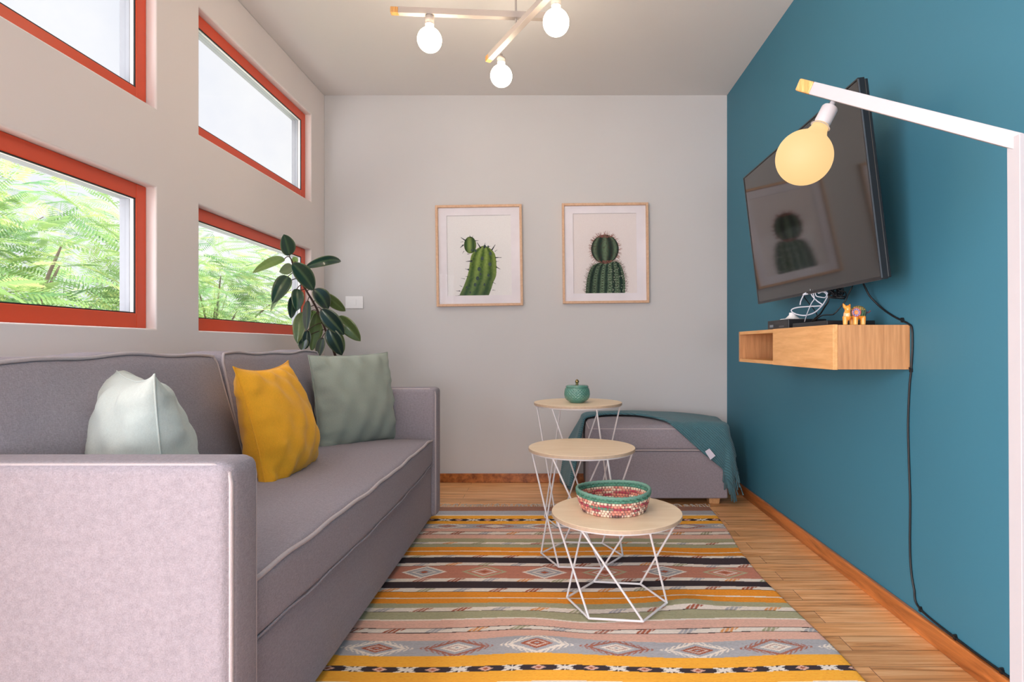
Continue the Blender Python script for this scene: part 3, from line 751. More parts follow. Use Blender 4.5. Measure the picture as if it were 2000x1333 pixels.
MB().add([tp+Vector((-.024, 0, .018)), tp+Vector((-.002, -.003, .034)), tp+Vector((.030, -.004, -.004)), tp+Vector((.004, -.002, -.026)),
          tp+Vector((-.024, .002, .018)), tp+Vector((-.002, -.001, .034)), tp+Vector((.030, -.002, -.004)), tp+Vector((.004, 0, -.026))],
         [(0,1,2,3),(7,6,5,4),(0,4,5,1),(1,5,6,2),(2,6,7,3),(3,7,4,0)]).build('care_tag', M['tagw'], th_)

# ------------------------------------------------------------------ framed cactus prints
PX = .003226
def inside(poly, X, Y):
    r = np.zeros(X.shape, bool); n = len(poly)
    for i in range(n):
        x1, y1 = poly[i]; x2, y2 = poly[i-1]
        c = ((y1 > Y) != (y2 > Y)) & (X < (x2-x1)*(Y-y1)/((y2-y1)+1e-12)+x1); r ^= c
    return r
def seg_dist(X, Y, a, b):
    a = np.array(a, float); b = np.array(b, float); d = b-a; t = np.clip(((X-a[0])*d[0]+(Y-a[1])*d[1])/(d@d), 0, 1)
    return np.hypot(X-a[0]-t*d[0], Y-a[1]-t*d[1]), t
def smooth_poly(p): return [tuple(q)[:2] for q in spline([(x, y, 0) for x, y in p], 6)]
def bounds(poly, Yrow):
    xs = []
    for i in range(len(poly)):
        x1, y1 = poly[i]; x2, y2 = poly[i-1]
        if (y1 > Yrow) != (y2 > Yrow): xs.append((x2-x1)*(Yrow-y1)/(y2-y1)+x1)
    return (min(xs), max(xs)) if len(xs) > 1 else (0, 1)
def ribs(X, Y, poly):
    T = np.zeros(X.shape)
    for j in range(X.shape[0]):
        a, b = bounds(poly, Y[j, 0]); T[j] = np.clip((X[j]-a)/(b-a), 0, 1)
    return T
def paint_a(X, Y):
    rs = np.random.RandomState(3); bgc = hexc(232, 231, 232); C = np.ones(X.shape+(3,))*bgc
    body = smooth_poly([(340,1137),(405,1000),(450,870),(470,760),(488,670),(525,612),(590,566),(650,552),(715,585),(768,650),(785,760),(780,900),(745,985),(720,1060),(690,1137)])
    body = body+[(340, 1137)]
    ins = inside(body, X, Y); T = ribs(X, Y, body); ph = T*3.1+.1*np.sin(Y*.01)
    w = .5+.5*np.cos(2*np.pi*ph); lo, hi = hexc(58, 86, 44), hexc(140, 162, 86)
    noise = rs.rand(X.shape[0]//6+2, X.shape[1]//6+2); noise = np.repeat(np.repeat(noise, 6, 0), 6, 1)[:X.shape[0], :X.shape[1]]
    cc = lo+(hi-lo)*(w*.75+noise*.25)[..., None]
    dn = np.clip((Y-780)/350, 0, 1)[..., None]; cc = cc*(1-dn*.62)+hexc(50, 80, 74)*(dn*.62); cc *= (.7+.6*np.clip(.85-np.abs(T-.4), 0, 1))[..., None]
    C = np.where(ins[..., None], cc, C)
    e = ((X-478)/72)**2+((Y-540)/100)**2
    wb = .5+.5*np.cos((X-470)/72*5); cb = hexc(62, 92, 56)+(hexc(138, 160, 92)-hexc(62, 92, 56))*wb[..., None]; cb = cb*(1-.45*np.clip(e, 0, 1))[..., None]
    C = np.where((e < 1)[..., None], cb, C)
    dk = hexc(44, 50, 58)
    for (x, y, r) in [(618,700,18),(708,770,19),(580,825,20),(560,935,19),(690,900,15),(715,645,17),(650,560,16),(540,608,14),(530,1010,17),(640,1010,13),(595,885,11),(430,1040,12),(470,1100,10),(455,830,9),(690,560,9),(490,735,9),(500,600,12)]:
        d = np.hypot(X-x, (Y-y)*.8); C = np.where((d < r)[..., None], dk*1.2+rs.rand(*X.shape)[..., None]*.12*np.array([.6, 1, .8]), C)
    for a, b, w_ in [((420,483),(370,450),7),((540,490),(580,488),5),((395,540),(362,570),8),((600,575),(562,512),8),((645,575),(655,520),7),((735,600),(775,540),8),((775,693),(845,693),6),
                     ((785,805),(830,832),6),((495,727),(425,735),7),((465,645),(440,645),4),((450,830),(415,822),4),((445,912),(415,910),4),((740,985),(775,1005),4),((350,1082),(305,1080),5),((340,1137),(295,1138),4),
                     ((480,450),(475,425),5),((690,570),(715,555),5),((500,455),(515,430),3),((395,500),(365,505),3),((770,620),(800,600),3),((780,740),(815,735),3),((410,940),(365,930),3),((375,1030),(345,1015),3),((735,1075),(765,1080),3),((405,610),(385,640),3)]:
        d, t = seg_dist(X, Y, a, b); C = np.where((d < w_*(1-t*.7))[..., None], dk, C)
    return C
def paint_b(X, Y):
    rs = np.random.RandomState(5); bgc = hexc(228, 221, 221); C = np.ones(X.shape+(3,))*bgc
    body = smooth_poly([(318,1110),(335,950),(372,835),(430,768),(540,742),(640,735),(710,750),(752,810),(778,900),(790,1000),(785,1110)])+[(318, 1110)]
    R = np.repeat(np.repeat(rs.rand(X.shape[0]//3+1, X.shape[1]//3+1), 3, 0), 3, 1)[:X.shape[0], :X.shape[1]]
    # fuzzy halo of brown spines
    for k in range(230):
        a = rs.uniform(0, 2*math.pi); cx, cy, rx, ry = 553, 590, 160, 172
        p = (cx+rx*math.cos(a), cy-ry*math.sin(a)); L = rs.uniform(16, 48); q = (p[0]+L*math.cos(a+rs.uniform(-.5, .5)), p[1]-L*math.sin(a+rs.uniform(-.5, .5)))
        if p[1] > 720: continue
        d, t = seg_dist(X, Y, p, q); C = np.where((d < 2.2*(1-.5*t))[..., None], hexc(158, 122, 114), C)
    for (x, y) in body[::1]:
        for k in range(4):
            dx = -1 if x < 550 else 1; q = (x+dx*rs.uniform(12, 42), y+rs.uniform(-34, 18)); d, t = seg_dist(X, Y, (x, y), q)
            if y < 1100: C = np.where((d < 2.0*(1-.5*t))[..., None], hexc(140, 126, 120), C)
    T = ribs(X, Y, body); ins = inside(body, X, Y); w = .5+.5*np.cos(2*np.pi*(T*5.2-.15))
    lo, hi = hexc(40, 58, 52), hexc(112, 136, 110); cc = lo+(hi-lo)*(w**1.2)[..., None]; cc *= (.72+.42*np.exp(-((T-.55)/.3)**2))[..., None]
    sp = (R > .80); cc = np.where(sp[..., None], cc*.55, cc); sp = (R < .06)&(T > .55); cc = np.where(sp[..., None], hexc(158, 164, 146), cc)
    dots = (np.abs(w-1) < .12) & ((Y % 30) < 12); cc = np.where(dots[..., None], hexc(62, 66, 58), cc)
    C = np.where(ins[..., None], cc, C)
    u = (X-553)/163; v = (Y-590)/172; e = u*u+v*v; lon = np.arcsin(np.clip(u/np.sqrt(np.clip(1-v*v, .02, 1)), -1, 1)); w = .5+.5*np.cos(lon*7.2)
    cc = lo*.9+(hi*.92-lo*.9)*(w**1.5)[..., None]; cc *= (1-.42*np.clip(e, 0, 1)**2)[..., None]
    sp = (R > .78); cc = np.where(sp[..., None], cc*.5+hexc(96, 60, 56)*.3, cc); red = ((v > .78)|((v < -.80)))&(R > .35); cc = np.where(red[..., None], hexc(132, 82, 76), cc)
    C = np.where((e < 1)[..., None], cc, C); return C
def picture(cx, cz, w, h, roll, label, x0, y0, crop_c, prect, painter):
    root = thing('framed_picture', label, 'picture', (cx, YB-.012, cz), 'framed cactus pictures')
    fwd = .015; y0_ = -.018; m = MB()
    m.box((-w/2, y0_, -h/2), (-w/2+fwd, .011, h/2)); m.box((w/2-fwd, y0_, -h/2), (w/2, .011, h/2))
    m.box((-w/2+fwd, y0_, -h/2), (w/2-fwd, .011, -h/2+fwd)); m.box((-w/2+fwd, y0_, h/2-fwd), (w/2-fwd, .011, h/2))
    fo = m.build('frame', M['pinef'], bevel=.0015); fo.parent = root
    a, b, c, d = [(prect[0]-crop_c[0])/6.06*PX, (prect[2]-crop_c[0])/6.06*PX, -(prect[3]-crop_c[1])/6.06*PX, -(prect[1]-crop_c[1])/6.06*PX]
    m = MB(); W2, H2 = w/2-fwd-.0005, h/2-fwd-.0005
    for lo, hi in (((-W2, -H2), (a, H2)), ((b, -H2), (W2, H2)), ((a, -H2), (b, c)), ((a, d), (b, H2))): m.box((lo[0], -.003, lo[1]), (hi[0], .000, hi[1]))
    mo = m.build('mat_board', M['matb']); mo.parent = root
    n1, n2 = 270, 340; us = np.linspace(a-.004, b+.004, n1); vs = np.linspace(d+.004, c-.004, n2)
    U, V_ = np.meshgrid(us, vs); Xp = U/PX*6.06+crop_c[0]; Yp = -V_/PX*6.06+crop_c[1]
    Cc = painter(Xp, Yp); edge_shade = (Xp < prect[0]+4) | (Yp < prect[1]+4); Cc[edge_shade] = Cc[edge_shade]*.78; m = MB(); m.v = [(float(x), .002, float(z)) for x, z in zip(U.ravel(), V_.ravel())]  # thin shadow of the mat edge painted along the left and top
    m.f = [(j*n1+i, (j+1)*n1+i, (j+1)*n1+i+1, j*n1+i+1) for j in range(n2-1) for i in range(n1-1)]
    pr = m.build('print', M['print'], colors=Cc.reshape(-1, 3)); pr.parent = root
    gl = MB().add([(-W2, -.009, -H2), (W2, -.009, -H2), (W2, -.009, H2), (-W2, -.009, H2)], [(0, 1, 2, 3)]).build('glass', M['pglass']); gl.parent = root
    root.rotation_euler = (0, -math.radians(roll), 0)
picture((936.8-VX)*PX, H+(VY-500.3)*PX, .541, .634, .85, 'framed print of a green cactus with a round bud, left of the pair', 0, 0, (586, 668), (205, 192, 962, 1138), paint_a)
picture((1182-VX)*PX, H+(VY-495.8)*PX, .541, .628, .6, 'framed print of a round spiny cactus, nearer the teal wall', 0, 0, (557, 641), (178, 168, 925, 1112), paint_b)

# light switch
sw = thing('light_switch', 'white light switch plate on the grey back wall beside the plant', 'switch', ((692.5-VX)*PX, YB-.001, H+(VY-591)*PX))
c = Vector(sw.location)
MB().box(c+Vector((-.056, -.007, -.039)), c+Vector((.056, 0, .039))).build('plate', M['whitep'], sw, bevel=.003)
MB().box(c+Vector((-.006, -.010, -.019)), c+Vector((.014, -.0072, .019))).build('rocker', M['whitep'], sw, bevel=.0015)

# ------------------------------------------------------------------ rubber plant
def plant():
    LX = [(492, 2.70), (530, 2.80), (570, 2.93), (600, 3.0), (660, 3.15), (705, 3.2)]
    def D(px): return float(np.interp(px, [a for a, b in LX], [b for a, b in LX]))
    def cp(x, y, dy=0):
        px, py = x/2.8975+480, y/2.8975+440; Y = D(px)+dy; p = P(px, py, Y); p.x = max(p.x, XL+.02); return p
    base = Vector((-1.13, 3.20, 0)); root = thing('rubber_plant', 'tall rubber plant with dark glossy leaves in corner behind the sofa', 'plant', base)
    MB().lathe([(0, .002), (.10, .002), (.108, .01), (.135, .24), (.137, .26), (.128, .26), (.120, .235), (0, .235)], 48, base).build('pot', M['pot'], root, smooth=True)
    MB().lathe([(0, .236), (.118, .236), (.112, .244), (0, .248)], 32, base).build('soil', M['soil'], root)
    st = [base+Vector((0, 0, .23)), base+Vector((.01, -.02, .45)), cp(530, 810), cp(515, 765), cp(490, 690), cp(450, 590), cp(400, 470), cp(345, 375), cp(300, 300), cp(262, 205), cp(248, 180)]
    sp = spline(st, 6); sm = MB().tube(sp, [.009-.006*i/(len(sp)-1) for i in range(len(sp))], 8)
    dk, dk2, ol, lt, pale = srgb(34, 66, 52), srgb(26, 50, 44), srgb(92, 110, 62), srgb(128, 160, 84), srgb(150, 176, 128)
    L = [(248,172,215,52,80,dk,0,.0),(220,190,37,272,50,lt,0,.012),(262,235,190,265,58,pale,.05,.0),(262,215,385,370,98,dk,-.05,.01),(335,240,540,205,56,dk,0,.025),
         (240,290,150,445,86,dk,-.02,.012),(232,330,140,490,34,pale,.03,.01),(290,360,288,488,68,dk,-.02,.008),(268,400,256,530,50,dk2,.03,.0),(352,425,342,600,46,dk2,-.05,.0),
         (385,362,466,478,88,dk2,-.03,.01),(448,388,565,488,62,ol,.02,.01),(425,475,556,622,94,dk2,-.06,.01),(520,516,650,658,84,ol,.02,.012),(322,492,292,672,70,ol,.0,.01),
         (468,585,545,738,86,dk2,-.06,.01),(350,595,338,703,50,dk2,-.02,0),(402,495,372,715,66,ol,.02,.0),(415,550,408,655,46,lt,.04,0),(432,636,412,748,50,dk2,-.03,0),
         (372,485,402,545,64,lt,.06,0),(286,215,272,178,34,lt,.02,0),(300,225,372,335,50,pale,.0,.0),(332,640,318,710,54,dk2,.0,0),(520,600,552,722,50,ol,.0,0)]
    vs = []; fs = []; cl = []; rnd = random.Random(8)
    for (bx, by, tx, ty, w, c, dy, arch) in L:
        b, t = cp(bx, by, dy), cp(tx, ty, dy+rnd.uniform(-.03, .02)); ax = t-b; ln = ax.length; ad = ax.normalized()
        toc = (Vector((0, 0, H))-b).normalized(); side = ad.cross(toc).normalized(); tilt = rnd.uniform(-.5, .5)
        side = (side*math.cos(tilt)+ad.cross(side)*math.sin(tilt)).normalized(); nn = side.cross(ad)
        wm = w/2.8975*b.y/F/math.cos(tilt)
        n0 = len(vs); NL, NW = 18, 8
        for i in range(NL+1):
            f = i/NL; half = wm/2*(math.sin(math.pi*min(1, f*1.0)**.85)**.62 if 0 < f < 1 else 0)
            if f > .93: half *= .85
            for j in range(NW+1):
                q = j/NW*2-1
                p = b+ad*ln*f+side*half*q+nn*(abs(q)*half*.28-arch*4*f*(1-f)*-1*1.2)+Vector((0, 0, arch*2.5*f*(1-f)))
                p.x = max(p.x, XL+.008)
                vs.append(p); mid = abs(q) < .13; edge = abs(q) > .9
                cc = np.array(c)*(1+.14*math.cos(f*60+abs(q)*4)*.4)
                if mid: cc = cc*.75+np.array(srgb(150, 178, 120))*.25
                if edge: cc = cc*.7+np.array(srgb(178, 190, 130))*.3
                cl.append(cc)
        for i in range(NL):
            for j in range(NW): a = n0+i*(NW+1)+j; fs.append((a, a+1, a+NW+2, a+NW+1))
        k = min(sp, key=lambda s: (s-b).length)
        if (k-b).length < .25: sm.tube(spline([k, (k+b)/2+Vector((0, 0, .006)), b, b+ad*.01], 3), .0022, 6)
    sm.build('stem', M['stem'], root, smooth='all')
    m = MB(); m.add(vs, fs); lo = m.build('leaves', M['leaf'], root, smooth='all', colors=np.array(cl))
    s = lo.modifiers.new('s', 'SOLIDIFY'); s.thickness = .0012
plant()

# ------------------------------------------------------------------ television on a tilting wall mount
tc_ = Vector((.934, 2.239, 1.351)); TW, THh = 1.03, .595
tilt = .119
wdir = Vector((0, -1, 0)); n_ = wdir.cross(Vector((0, 0, 1)))            # points to -X (the room)
n0 = Vector((-1, 0, 0))
u_ = Vector((-math.sin(tilt), 0, math.cos(tilt))); nrm = Vector((-math.cos(tilt), 0, -math.sin(tilt)))
tv = thing('television', 'wall-mounted black television tilted down above the oak shelf', 'television', tc_)
def TV(a, b, c): return tc_+wdir*a+u_*b-nrm*c          # c = depth behind the screen face
def tbox(m, a0, a1, b0, b1, c0, c1):
    m.add([TV(a, b, c) for c in (c0, c1) for a, b in ((a0, b0), (a1, b0), (a1, b1), (a0, b1))], [(3,2,1,0),(4,5,6,7),(0,1,5,4),(1,2,6,5),(2,3,7,6),(3,0,4,7)]); return m
hw, hh = TW/2, THh/2
tbox(MB(), -hw+.006, hw-.006, -hh+.010, hh-.006, -.0005, .004).build('screen', M['tvs'], tv)
m = MB(); tbox(m, -hw, -hw+.0058, -hh, hh, -.003, .018); tbox(m, hw-.0058, hw, -hh, hh, -.003, .018); tbox(m, -hw+.0058, hw-.0058, -hh, -hh+.0098, -.003, .018); tbox(m, -hw+.0058, hw-.0058, hh-.0058, hh, -.003, .018)
m.build('bezel', M['black'], tv, bevel=.001)
m = MB(); tbox(m, hw, hw+.0008, -hh+.004, hh-.004, -.003, .001); tbox(m, -hw+.004, hw-.004, -hh-.0008, -hh, -.003, .001); m.build('trim_strip', M['tvedge'], tv)
m = MB(); tbox(m, -hw+.003, hw-.003, -hh+.003, hh-.003, .0185, .030); tbox(m, -hw+.10, hw-.10, -hh+.03, hh-.16, .030, .055); m.build('back_shell', M['black'], tv, bevel=.003)
m = MB(); tbox(m, -.16, -.12, -.26, .18, .0555, .066); tbox(m, .12, .16, -.26, .18, .0555, .066); tbox(m, -.2, .2, -.05, 0, .0555, .07)
m.box((1.090, 2.02, 1.20), (1.1055, 2.46, 1.50)); m.obox((1.045, 2.18, 1.345), (1.092, 2.18, 1.345), .04, .05); m.obox((1.045, 2.30, 1.345), (1.092, 2.30, 1.345), .04, .05)
m.build('wall_bracket', M['black'], tv)

# ------------------------------------------------------------------ floating oak shelf
SX0, SY0, SY1, SZ0, SZ1 = .868, 1.815, 2.727, .787, .925
sh = thing('wall_shelf', 'floating oak shelf with drawer and open cubby below the television', 'shelf', (XR, (SY0+SY1)/2, SZ0))
t_ = .014; ym = 2.310
m = MB(); x1 = XR-.001
m.box((SX0+.016, SY0, SZ0), (x1, SY0+t_, SZ1)); MBs = m.build('side_panel', M['oaks'], sh, bevel=.001)
m = MB(); m.box((SX0, SY1-t_, SZ0), (x1, SY1, SZ1)); m.build('side_panel', M['oaks'], sh, bevel=.001)
m = MB(); m.box((SX0+.016, SY0+t_, SZ1-t_), (x1, ym, SZ1)); m.box((SX0, ym, SZ1-t_), (x1, SY1-t_, SZ1)); m.build('top_panel', M['oakf'], sh, bevel=.0008)
m = MB(); m.box((SX0+.016, SY0+t_, SZ0), (x1, ym, SZ0+t_)); m.box((SX0, ym, SZ0), (x1, SY1-t_, SZ0+t_)); m.build('bottom_panel', M['oakf'], sh, bevel=.0008)
MB().box((x1-.008, SY0+t_, SZ0+t_), (x1, SY1-t_, SZ1-t_)).build('back_panel', M['oaks'], sh)
MB().box((SX0+.016, ym, SZ0+t_), (x1-.008, ym+t_, SZ1-t_)).build('divider', M['oaks'], sh)
MB().box((SX0, SY0, SZ0-.001), (SX0+.0150, ym-.001, SZ1+.001)).build('drawer_front', M['oakf'], sh, bevel=.001)

# things on the shelf
zt = SZ1+.0005
o = MB().box((.925, 2.30, zt), (1.075, 2.52, zt+.040)); b1 = thing('media_box', 'black set-top box at the far end of the oak shelf, white dome on it', 'electronics', (1.0, 2.41, zt))
o.build('case', M['black'], b1, bevel=.003)
MB().box((.9235, 2.455, zt+.012), (.9249, 2.49, zt+.022)).build('display', mat('grey_display', (120, 130, 140), .3), b1)
MB().box((.9235, 2.34, zt+.010), (.9249, 2.39, zt+.016)).build('slot', M['tvedge'], b1)
b2 = MB().box((.915, 1.955, zt), (1.075, 2.235, zt+.019)).build('media_box', M['black'], bevel=.002, origin=(1.0, 2.1, zt))
tag(b2, 'flat black media player on the shelf beside the painted figurine', 'electronics')
dz = zt+.0405; hat = MB().lathe([(0, 0), (.047, 0), (.0475, .0015), (.044, .003), (.027, .005), (.022, .010), (.0165, .015), (.0130, .019), (.0125, .027), (.011, .0285), (0, .0285)], 40, (.976, 2.385, dz)).build('router_dome', M['whitep'], smooth=True, origin=(.976, 2.385, dz))
tag(hat, 'small white hat-shaped plastic dome on top of the set-top box', 'device')
o = MB().lathe([(0, 0), (.010, 0), (.0105, .014), (.009, .016), (0, .016)], 20, (.905, 2.348, SZ0+t_+.0005)).build('small_tub', M['whitep'], smooth=True, origin=(.905, 2.348, SZ0+t_))
tag(o, 'tiny white tub inside the open shelf cubby', 'tub')

# painted clay animal
def remeshed(mb, vox):
    me = bpy.data.meshes.new('t'); me.from_pydata([tuple(p) for p in mb.v], [], mb.f); o = bpy.data.objects.new('t', me); COL.objects.link(o)
    r = o.modifiers.new('r', 'REMESH'); r.mode = 'VOXEL'; r.voxel_size = vox
    s = o.modifiers.new('s', 'SMOOTH'); s.iterations = 4; s.factor = .6
    dg = bpy.context.evaluated_depsgraph_get(); dg.update(); e = o.evaluated_get(dg); m2 = e.to_mesh()
    v = [tuple(p.co) for p in m2.vertices]; f = [tuple(p.vertices) for p in m2.polygons]; e.to_mesh_clear()
    bpy.data.objects.remove(o, do_unlink=True); return v, f
def ell(m, c, r, seg=20):
    prof = [(math.sin(math.pi*i/14), -math.cos(math.pi*i/14)) for i in range(15)]
    M4 = Matrix.Diagonal((r[0], r[1], r[2], 1)); m.lathe([(max(a, 1e-4 if 0 < i < 14 else 0), b) for i, (a, b) in enumerate(prof)], seg, c, M=M4); return m
fy, fx0 = 1.875, None
def fg(px, py, dy=0): p = P(px, py, fy+dy); return p
m = MB(); sc = fy/F
ell(m, fg(1676, 611), (.026, .021, .022)); ell(m, fg(1655, 616, -.01), (.0115, .013, .018)); ell(m, fg(1656, 604, -.008), (.010, .011, .012)); ell(m, fg(1664, 612, -.002), (.013, .014, .016))
for (px, dy) in ((1651, -.012), (1671, -.014), (1686, -.008), (1684, .012), (1664, .012)):
    p = fg(px, 627, dy); m.tube([(p.x, p.y, p.z+.014), (p.x, p.y, zt+.001)], [.0085, .0068], 12)
for (a, b, w) in (((1651, 602), (1646.5, 593), .0055), ((1658, 602), (1660.5, 594), .0055)):
    m.tube([fg(*a, -.008), fg((a[0]+b[0])/2, (a[1]+b[1])/2, -.008), fg(*b, -.008)], [w, w*.85, .0012], 10)
m.tube(spline([fg(1690, 610), fg(1696, 611), fg(1700, 607)], 4), .0028, 8)
v, f = remeshed(m, .0013)
A = np.array(v); C = np.zeros_like(A)
pxx = VX+A[:, 0]*F/A[:, 1]; pyy = VY-(A[:, 2]-H)*F/A[:, 1]
org, org2, dkg, lil = hexc(236, 150, 52), hexc(246, 196, 112), hexc(58, 78, 62), hexc(150, 140, 170)
C[:] = org; tt = np.clip((A[:, 2]-zt)/.02, 0, 1)[:, None]; C = C*tt+org2*(1-tt)
body = (pxx > 1661) & (pyy < 618); C[body] = dkg
wv = np.sin(pxx*1.5+pyy*2)*np.sin(pyy*1.7); C[body & (wv > .25) & (pyy < 606)] = hexc(238, 168, 70); C[body & (wv < -.55)] = hexc(130, 170, 120)
d = np.hypot(pxx-1672.5, pyy-610.5); fr_ = (A[:, 1] < fy+.004)
C[(d < 9) & fr_] = lil; an = np.arctan2(pyy-610.5, pxx-1672.5); C[(d < 9) & (np.sin(an*9) > .4) & (d > 4) & fr_] = hexc(96, 90, 130); C[(np.abs(d-8.4) < .7) & fr_] = hexc(206, 82, 62); C[(d < 4) & fr_] = hexc(240, 120, 34)
hd = (pxx < 1660) & (pyy > 612) & (pyy < 618); C[hd & (np.sin(pxx*3) > 0)] = hexc(236, 214, 190)
C[pxx > 1691] = hexc(96, 66, 74)
m = MB(); m.v = [tuple(p) for p in A]; m.f = f
o = m.build('animal_figurine', M['fig'], smooth='all', colors=C, origin=(float(A[:, 0].mean()), fy, zt))
tag(o, 'small orange painted clay animal figurine on the near end of shelf', 'figurine')

# ------------------------------------------------------------------ cables
def cc(x, y, Y): return P(1480+x/8.333, 560+y/8.333, Y)
def cable(pts, r, m, label, name='cable', n=8):
    o = MB().tube(spline(pts, n), r, 8).build(name, m, smooth='all', origin=pts[0]); tag(o, label, 'cable'); return o
cable([cc(x, y, Y) for x, y, Y in [(1000,20,2.20),(740,128,2.24),(900,105,2.20),(1050,80,2.14),(1120,95,2.12),(1140,150,2.12),(1100,230,2.14),(1040,320,2.16),(930,420,2.2),(780,470,2.24),(640,455,2.27),(555,410,2.29),(560,370,2.29),(660,340,2.27),(850,325,2.22),(1030,315,2.17),(1050,295,2.16),(960,230,2.18),(880,140,2.2),(860,40,2.2)]], .0024, M['cablew'], 'thick white cable looped in mid air under the television')
cable([cc(x, y, Y) for x, y, Y in [(762,572,2.255),(800,450,2.22),(870,280,2.19),(920,200,2.18),(905,120,2.18),(900,30,2.18)]], .0017, M['cablew'], 'thin white cable rising straight from the set-top box to television')
cable([cc(x, y, Y) for x, y, Y in [(690,300,2.27),(700,240,2.27),(740,150,2.26),(790,60,2.26)]], .0024, M['cablew'], 'short white cable end dangling left of the white loop')
cable([cc(x, y, Y) for x, y, Y in [(930,60,2.17),(950,150,2.17),(1020,172,2.15),(1095,178,2.13),(1120,130,2.12),(1060,88,2.13),(985,110,2.15),(1010,60,2.15)]], .0019, M['cablew'], 'small white cable coil tucked under the television bottom edge')
cable([cc(x, y, Y) for x, y, Y in [(1560,-60,2.06),(1530,20,2.04),(1470,130,2.05),(1440,210,2.06),(1350,330,2.07),(1250,440,2.08),(1200,460,2.10),(1060,468,2.16),(980,510,2.2),(905,560,2.26)]], .0024, M['blackr'], 'black cable bending low behind the painted figurine to the set-top box')
cable([cc(x, y, Y) for x, y, Y in [(1160,60,2.12),(1150,230,2.12),(1090,330,2.14),(1020,440,2.18),(930,520,2.24),(880,572,2.28)]], .0030, M['blackr'], 'thick black cable dropping from the bracket to the set-top box')
cable([cc(x, y, Y) for x, y, Y in [(700,30,2.3),(750,160,2.30),(830,270,2.28),(920,380,2.26),(965,470,2.24),(960,560,2.25)]], .0020, M['blackr'], 'thin black cable crossing behind the white loop')
o = MB(); rnd = random.Random(3)
for k in range(7):
    a = cc(rnd.uniform(1150, 1250), rnd.uniform(60, 160), 2.1+.02*k/7); pts = [a]
    for j in range(4): pts.append(cc(rnd.uniform(1150, 1430), rnd.uniform(50, 200), 2.06+.05*rnd.random()))
    pts.append(cc(rnd.uniform(1180, 1400), -40, 2.1)); o.tube(spline(pts, 5), .0024, 6)
o = o.build('cable_bundle', M['blackr'], smooth='all', origin=cc(1280, 60, 2.1)); tag(o, 'tangled bundle of black cables hanging under the television bracket', 'cable')
def wp(px, y, off=.004):
    Y = (XR-off)*F/(px-VX); return P(px, y, Y)
zb_ = .0615
wpts = [P(1682, 545, 2.02), P(1690, 562, 2.0), wp(1700, 580, .03), wp(1722, 602, .008), wp(1745, 618), wp(1763, 627), wp(1774, 633)]
o = wp(1781, 642); wpts += [o, wp(1782, 680), wp(1779.5, 722), wp(1776, 760), wp(1773.5, 830), wp(1775, 900), wp(1777.5, 980), wp(1777, 1060), wp(1779, 1110), wp(1785, 1150), wp(1797, 1190)]
for Y in (1.60, 1.45, 1.30, 1.10, .8, .5): wpts.append(Vector((XR-.004, Y-.03, zb_)))
pc = cable(wpts, .0032, M['blackr'], 'long black power cable clipped down the teal wall and along the baseboard', 'power_cable')
def clip(p, label):
    m = MB().box(p+Vector((-.004, -.004, -.005)), p+Vector((.0035, .004, .005))); m.tube([p+Vector((-.006, 0, .007)), p+Vector((.003, 0, .007))], .003, 8)
    o = m.build('cable_clip', M['blackr'], origin=p); tag(o, label, 'clip', 'cable clips on the teal wall')
clip(wp(1763, 627), 'black cable clip beside the upper rear corner of the oak shelf')
clip(wp(1779.5, 724), 'black cable clip at the lower rear corner of the oak shelf')
clip(wp(1798, 1192), 'black cable clip where the cable meets the baseboard')

clip(Vector((XR-.004, (XR-.004)*F/(1866-VX), zb_+.001)), 'black cable clip on baseboard top between shelf and floor lamp')
clip(Vector((XR-.004, (XR-.004)*F/(1957-VX), zb_+.001)), 'black cable clip on the baseboard right beside the floor lamp post')

# ------------------------------------------------------------------ lamps
def bulb_prof(R, neck=.30, nl=.62):
    pr = []
    a_end = math.asin(neck*1.15)
    for i in range(22): a = math.pi*(1-i/21)+a_end*0; 
    N = 26
    for i in range(N+1):
        a = (math.pi-a_end-.25)*i/N; pr.append((R*math.sin(a), -R*math.cos(a)))
    r0, z0 = pr[-1]; pr += [(R*neck*1.28, z0+R*.14), (R*neck*1.02, z0+R*.34), (R*neck*.95, z0+R*.52)]
    pr[0] = (0, -R); return pr, z0+R*.52
def emis(name, col, st):
    m, t, b = new_mat(name); b.inputs['Base Color'].default_value = (.9, .85, .75, 1); b.inputs['Emission Color'].default_value = (*col, 1); b.inputs['Emission Strength'].default_value = st; b.inputs['Roughness'].default_value = .7; return m
M['bulbc'] = emis('lit_ceiling_bulb', (1.0, .82, .60), 32)
M['bulbf'] = emis('lit_floor_lamp_bulb', (1.0, .64, .27), .90); M['bulbf'].node_tree.nodes['Principled BSDF'].inputs['Base Color'].default_value = (.06, .05, .03, 1)
def capped_bar(root, p0, p1, w, capA=True, capB=True, cl=.032, up=(0, 0, 1)):
    p0, p1 = Vector(p0), Vector(p1); d = (p1-p0).normalized(); a = p0+d*cl if capA else p0; b = p1-d*cl if capB else p1
    bar = MB().obox(a, b, w, w, up).build('bar', M['white'], root, bevel=.0015)
    if capA: MB().obox(p0, a-d*.0002, w*.99, w*.99, up).build('end_cap', M['capw'], bar, bevel=.003)
    if capB: MB().obox(b+d*.0002, p1, w*.99, w*.99, up).build('end_cap', M['capw'], bar, bevel=.003)
    return bar
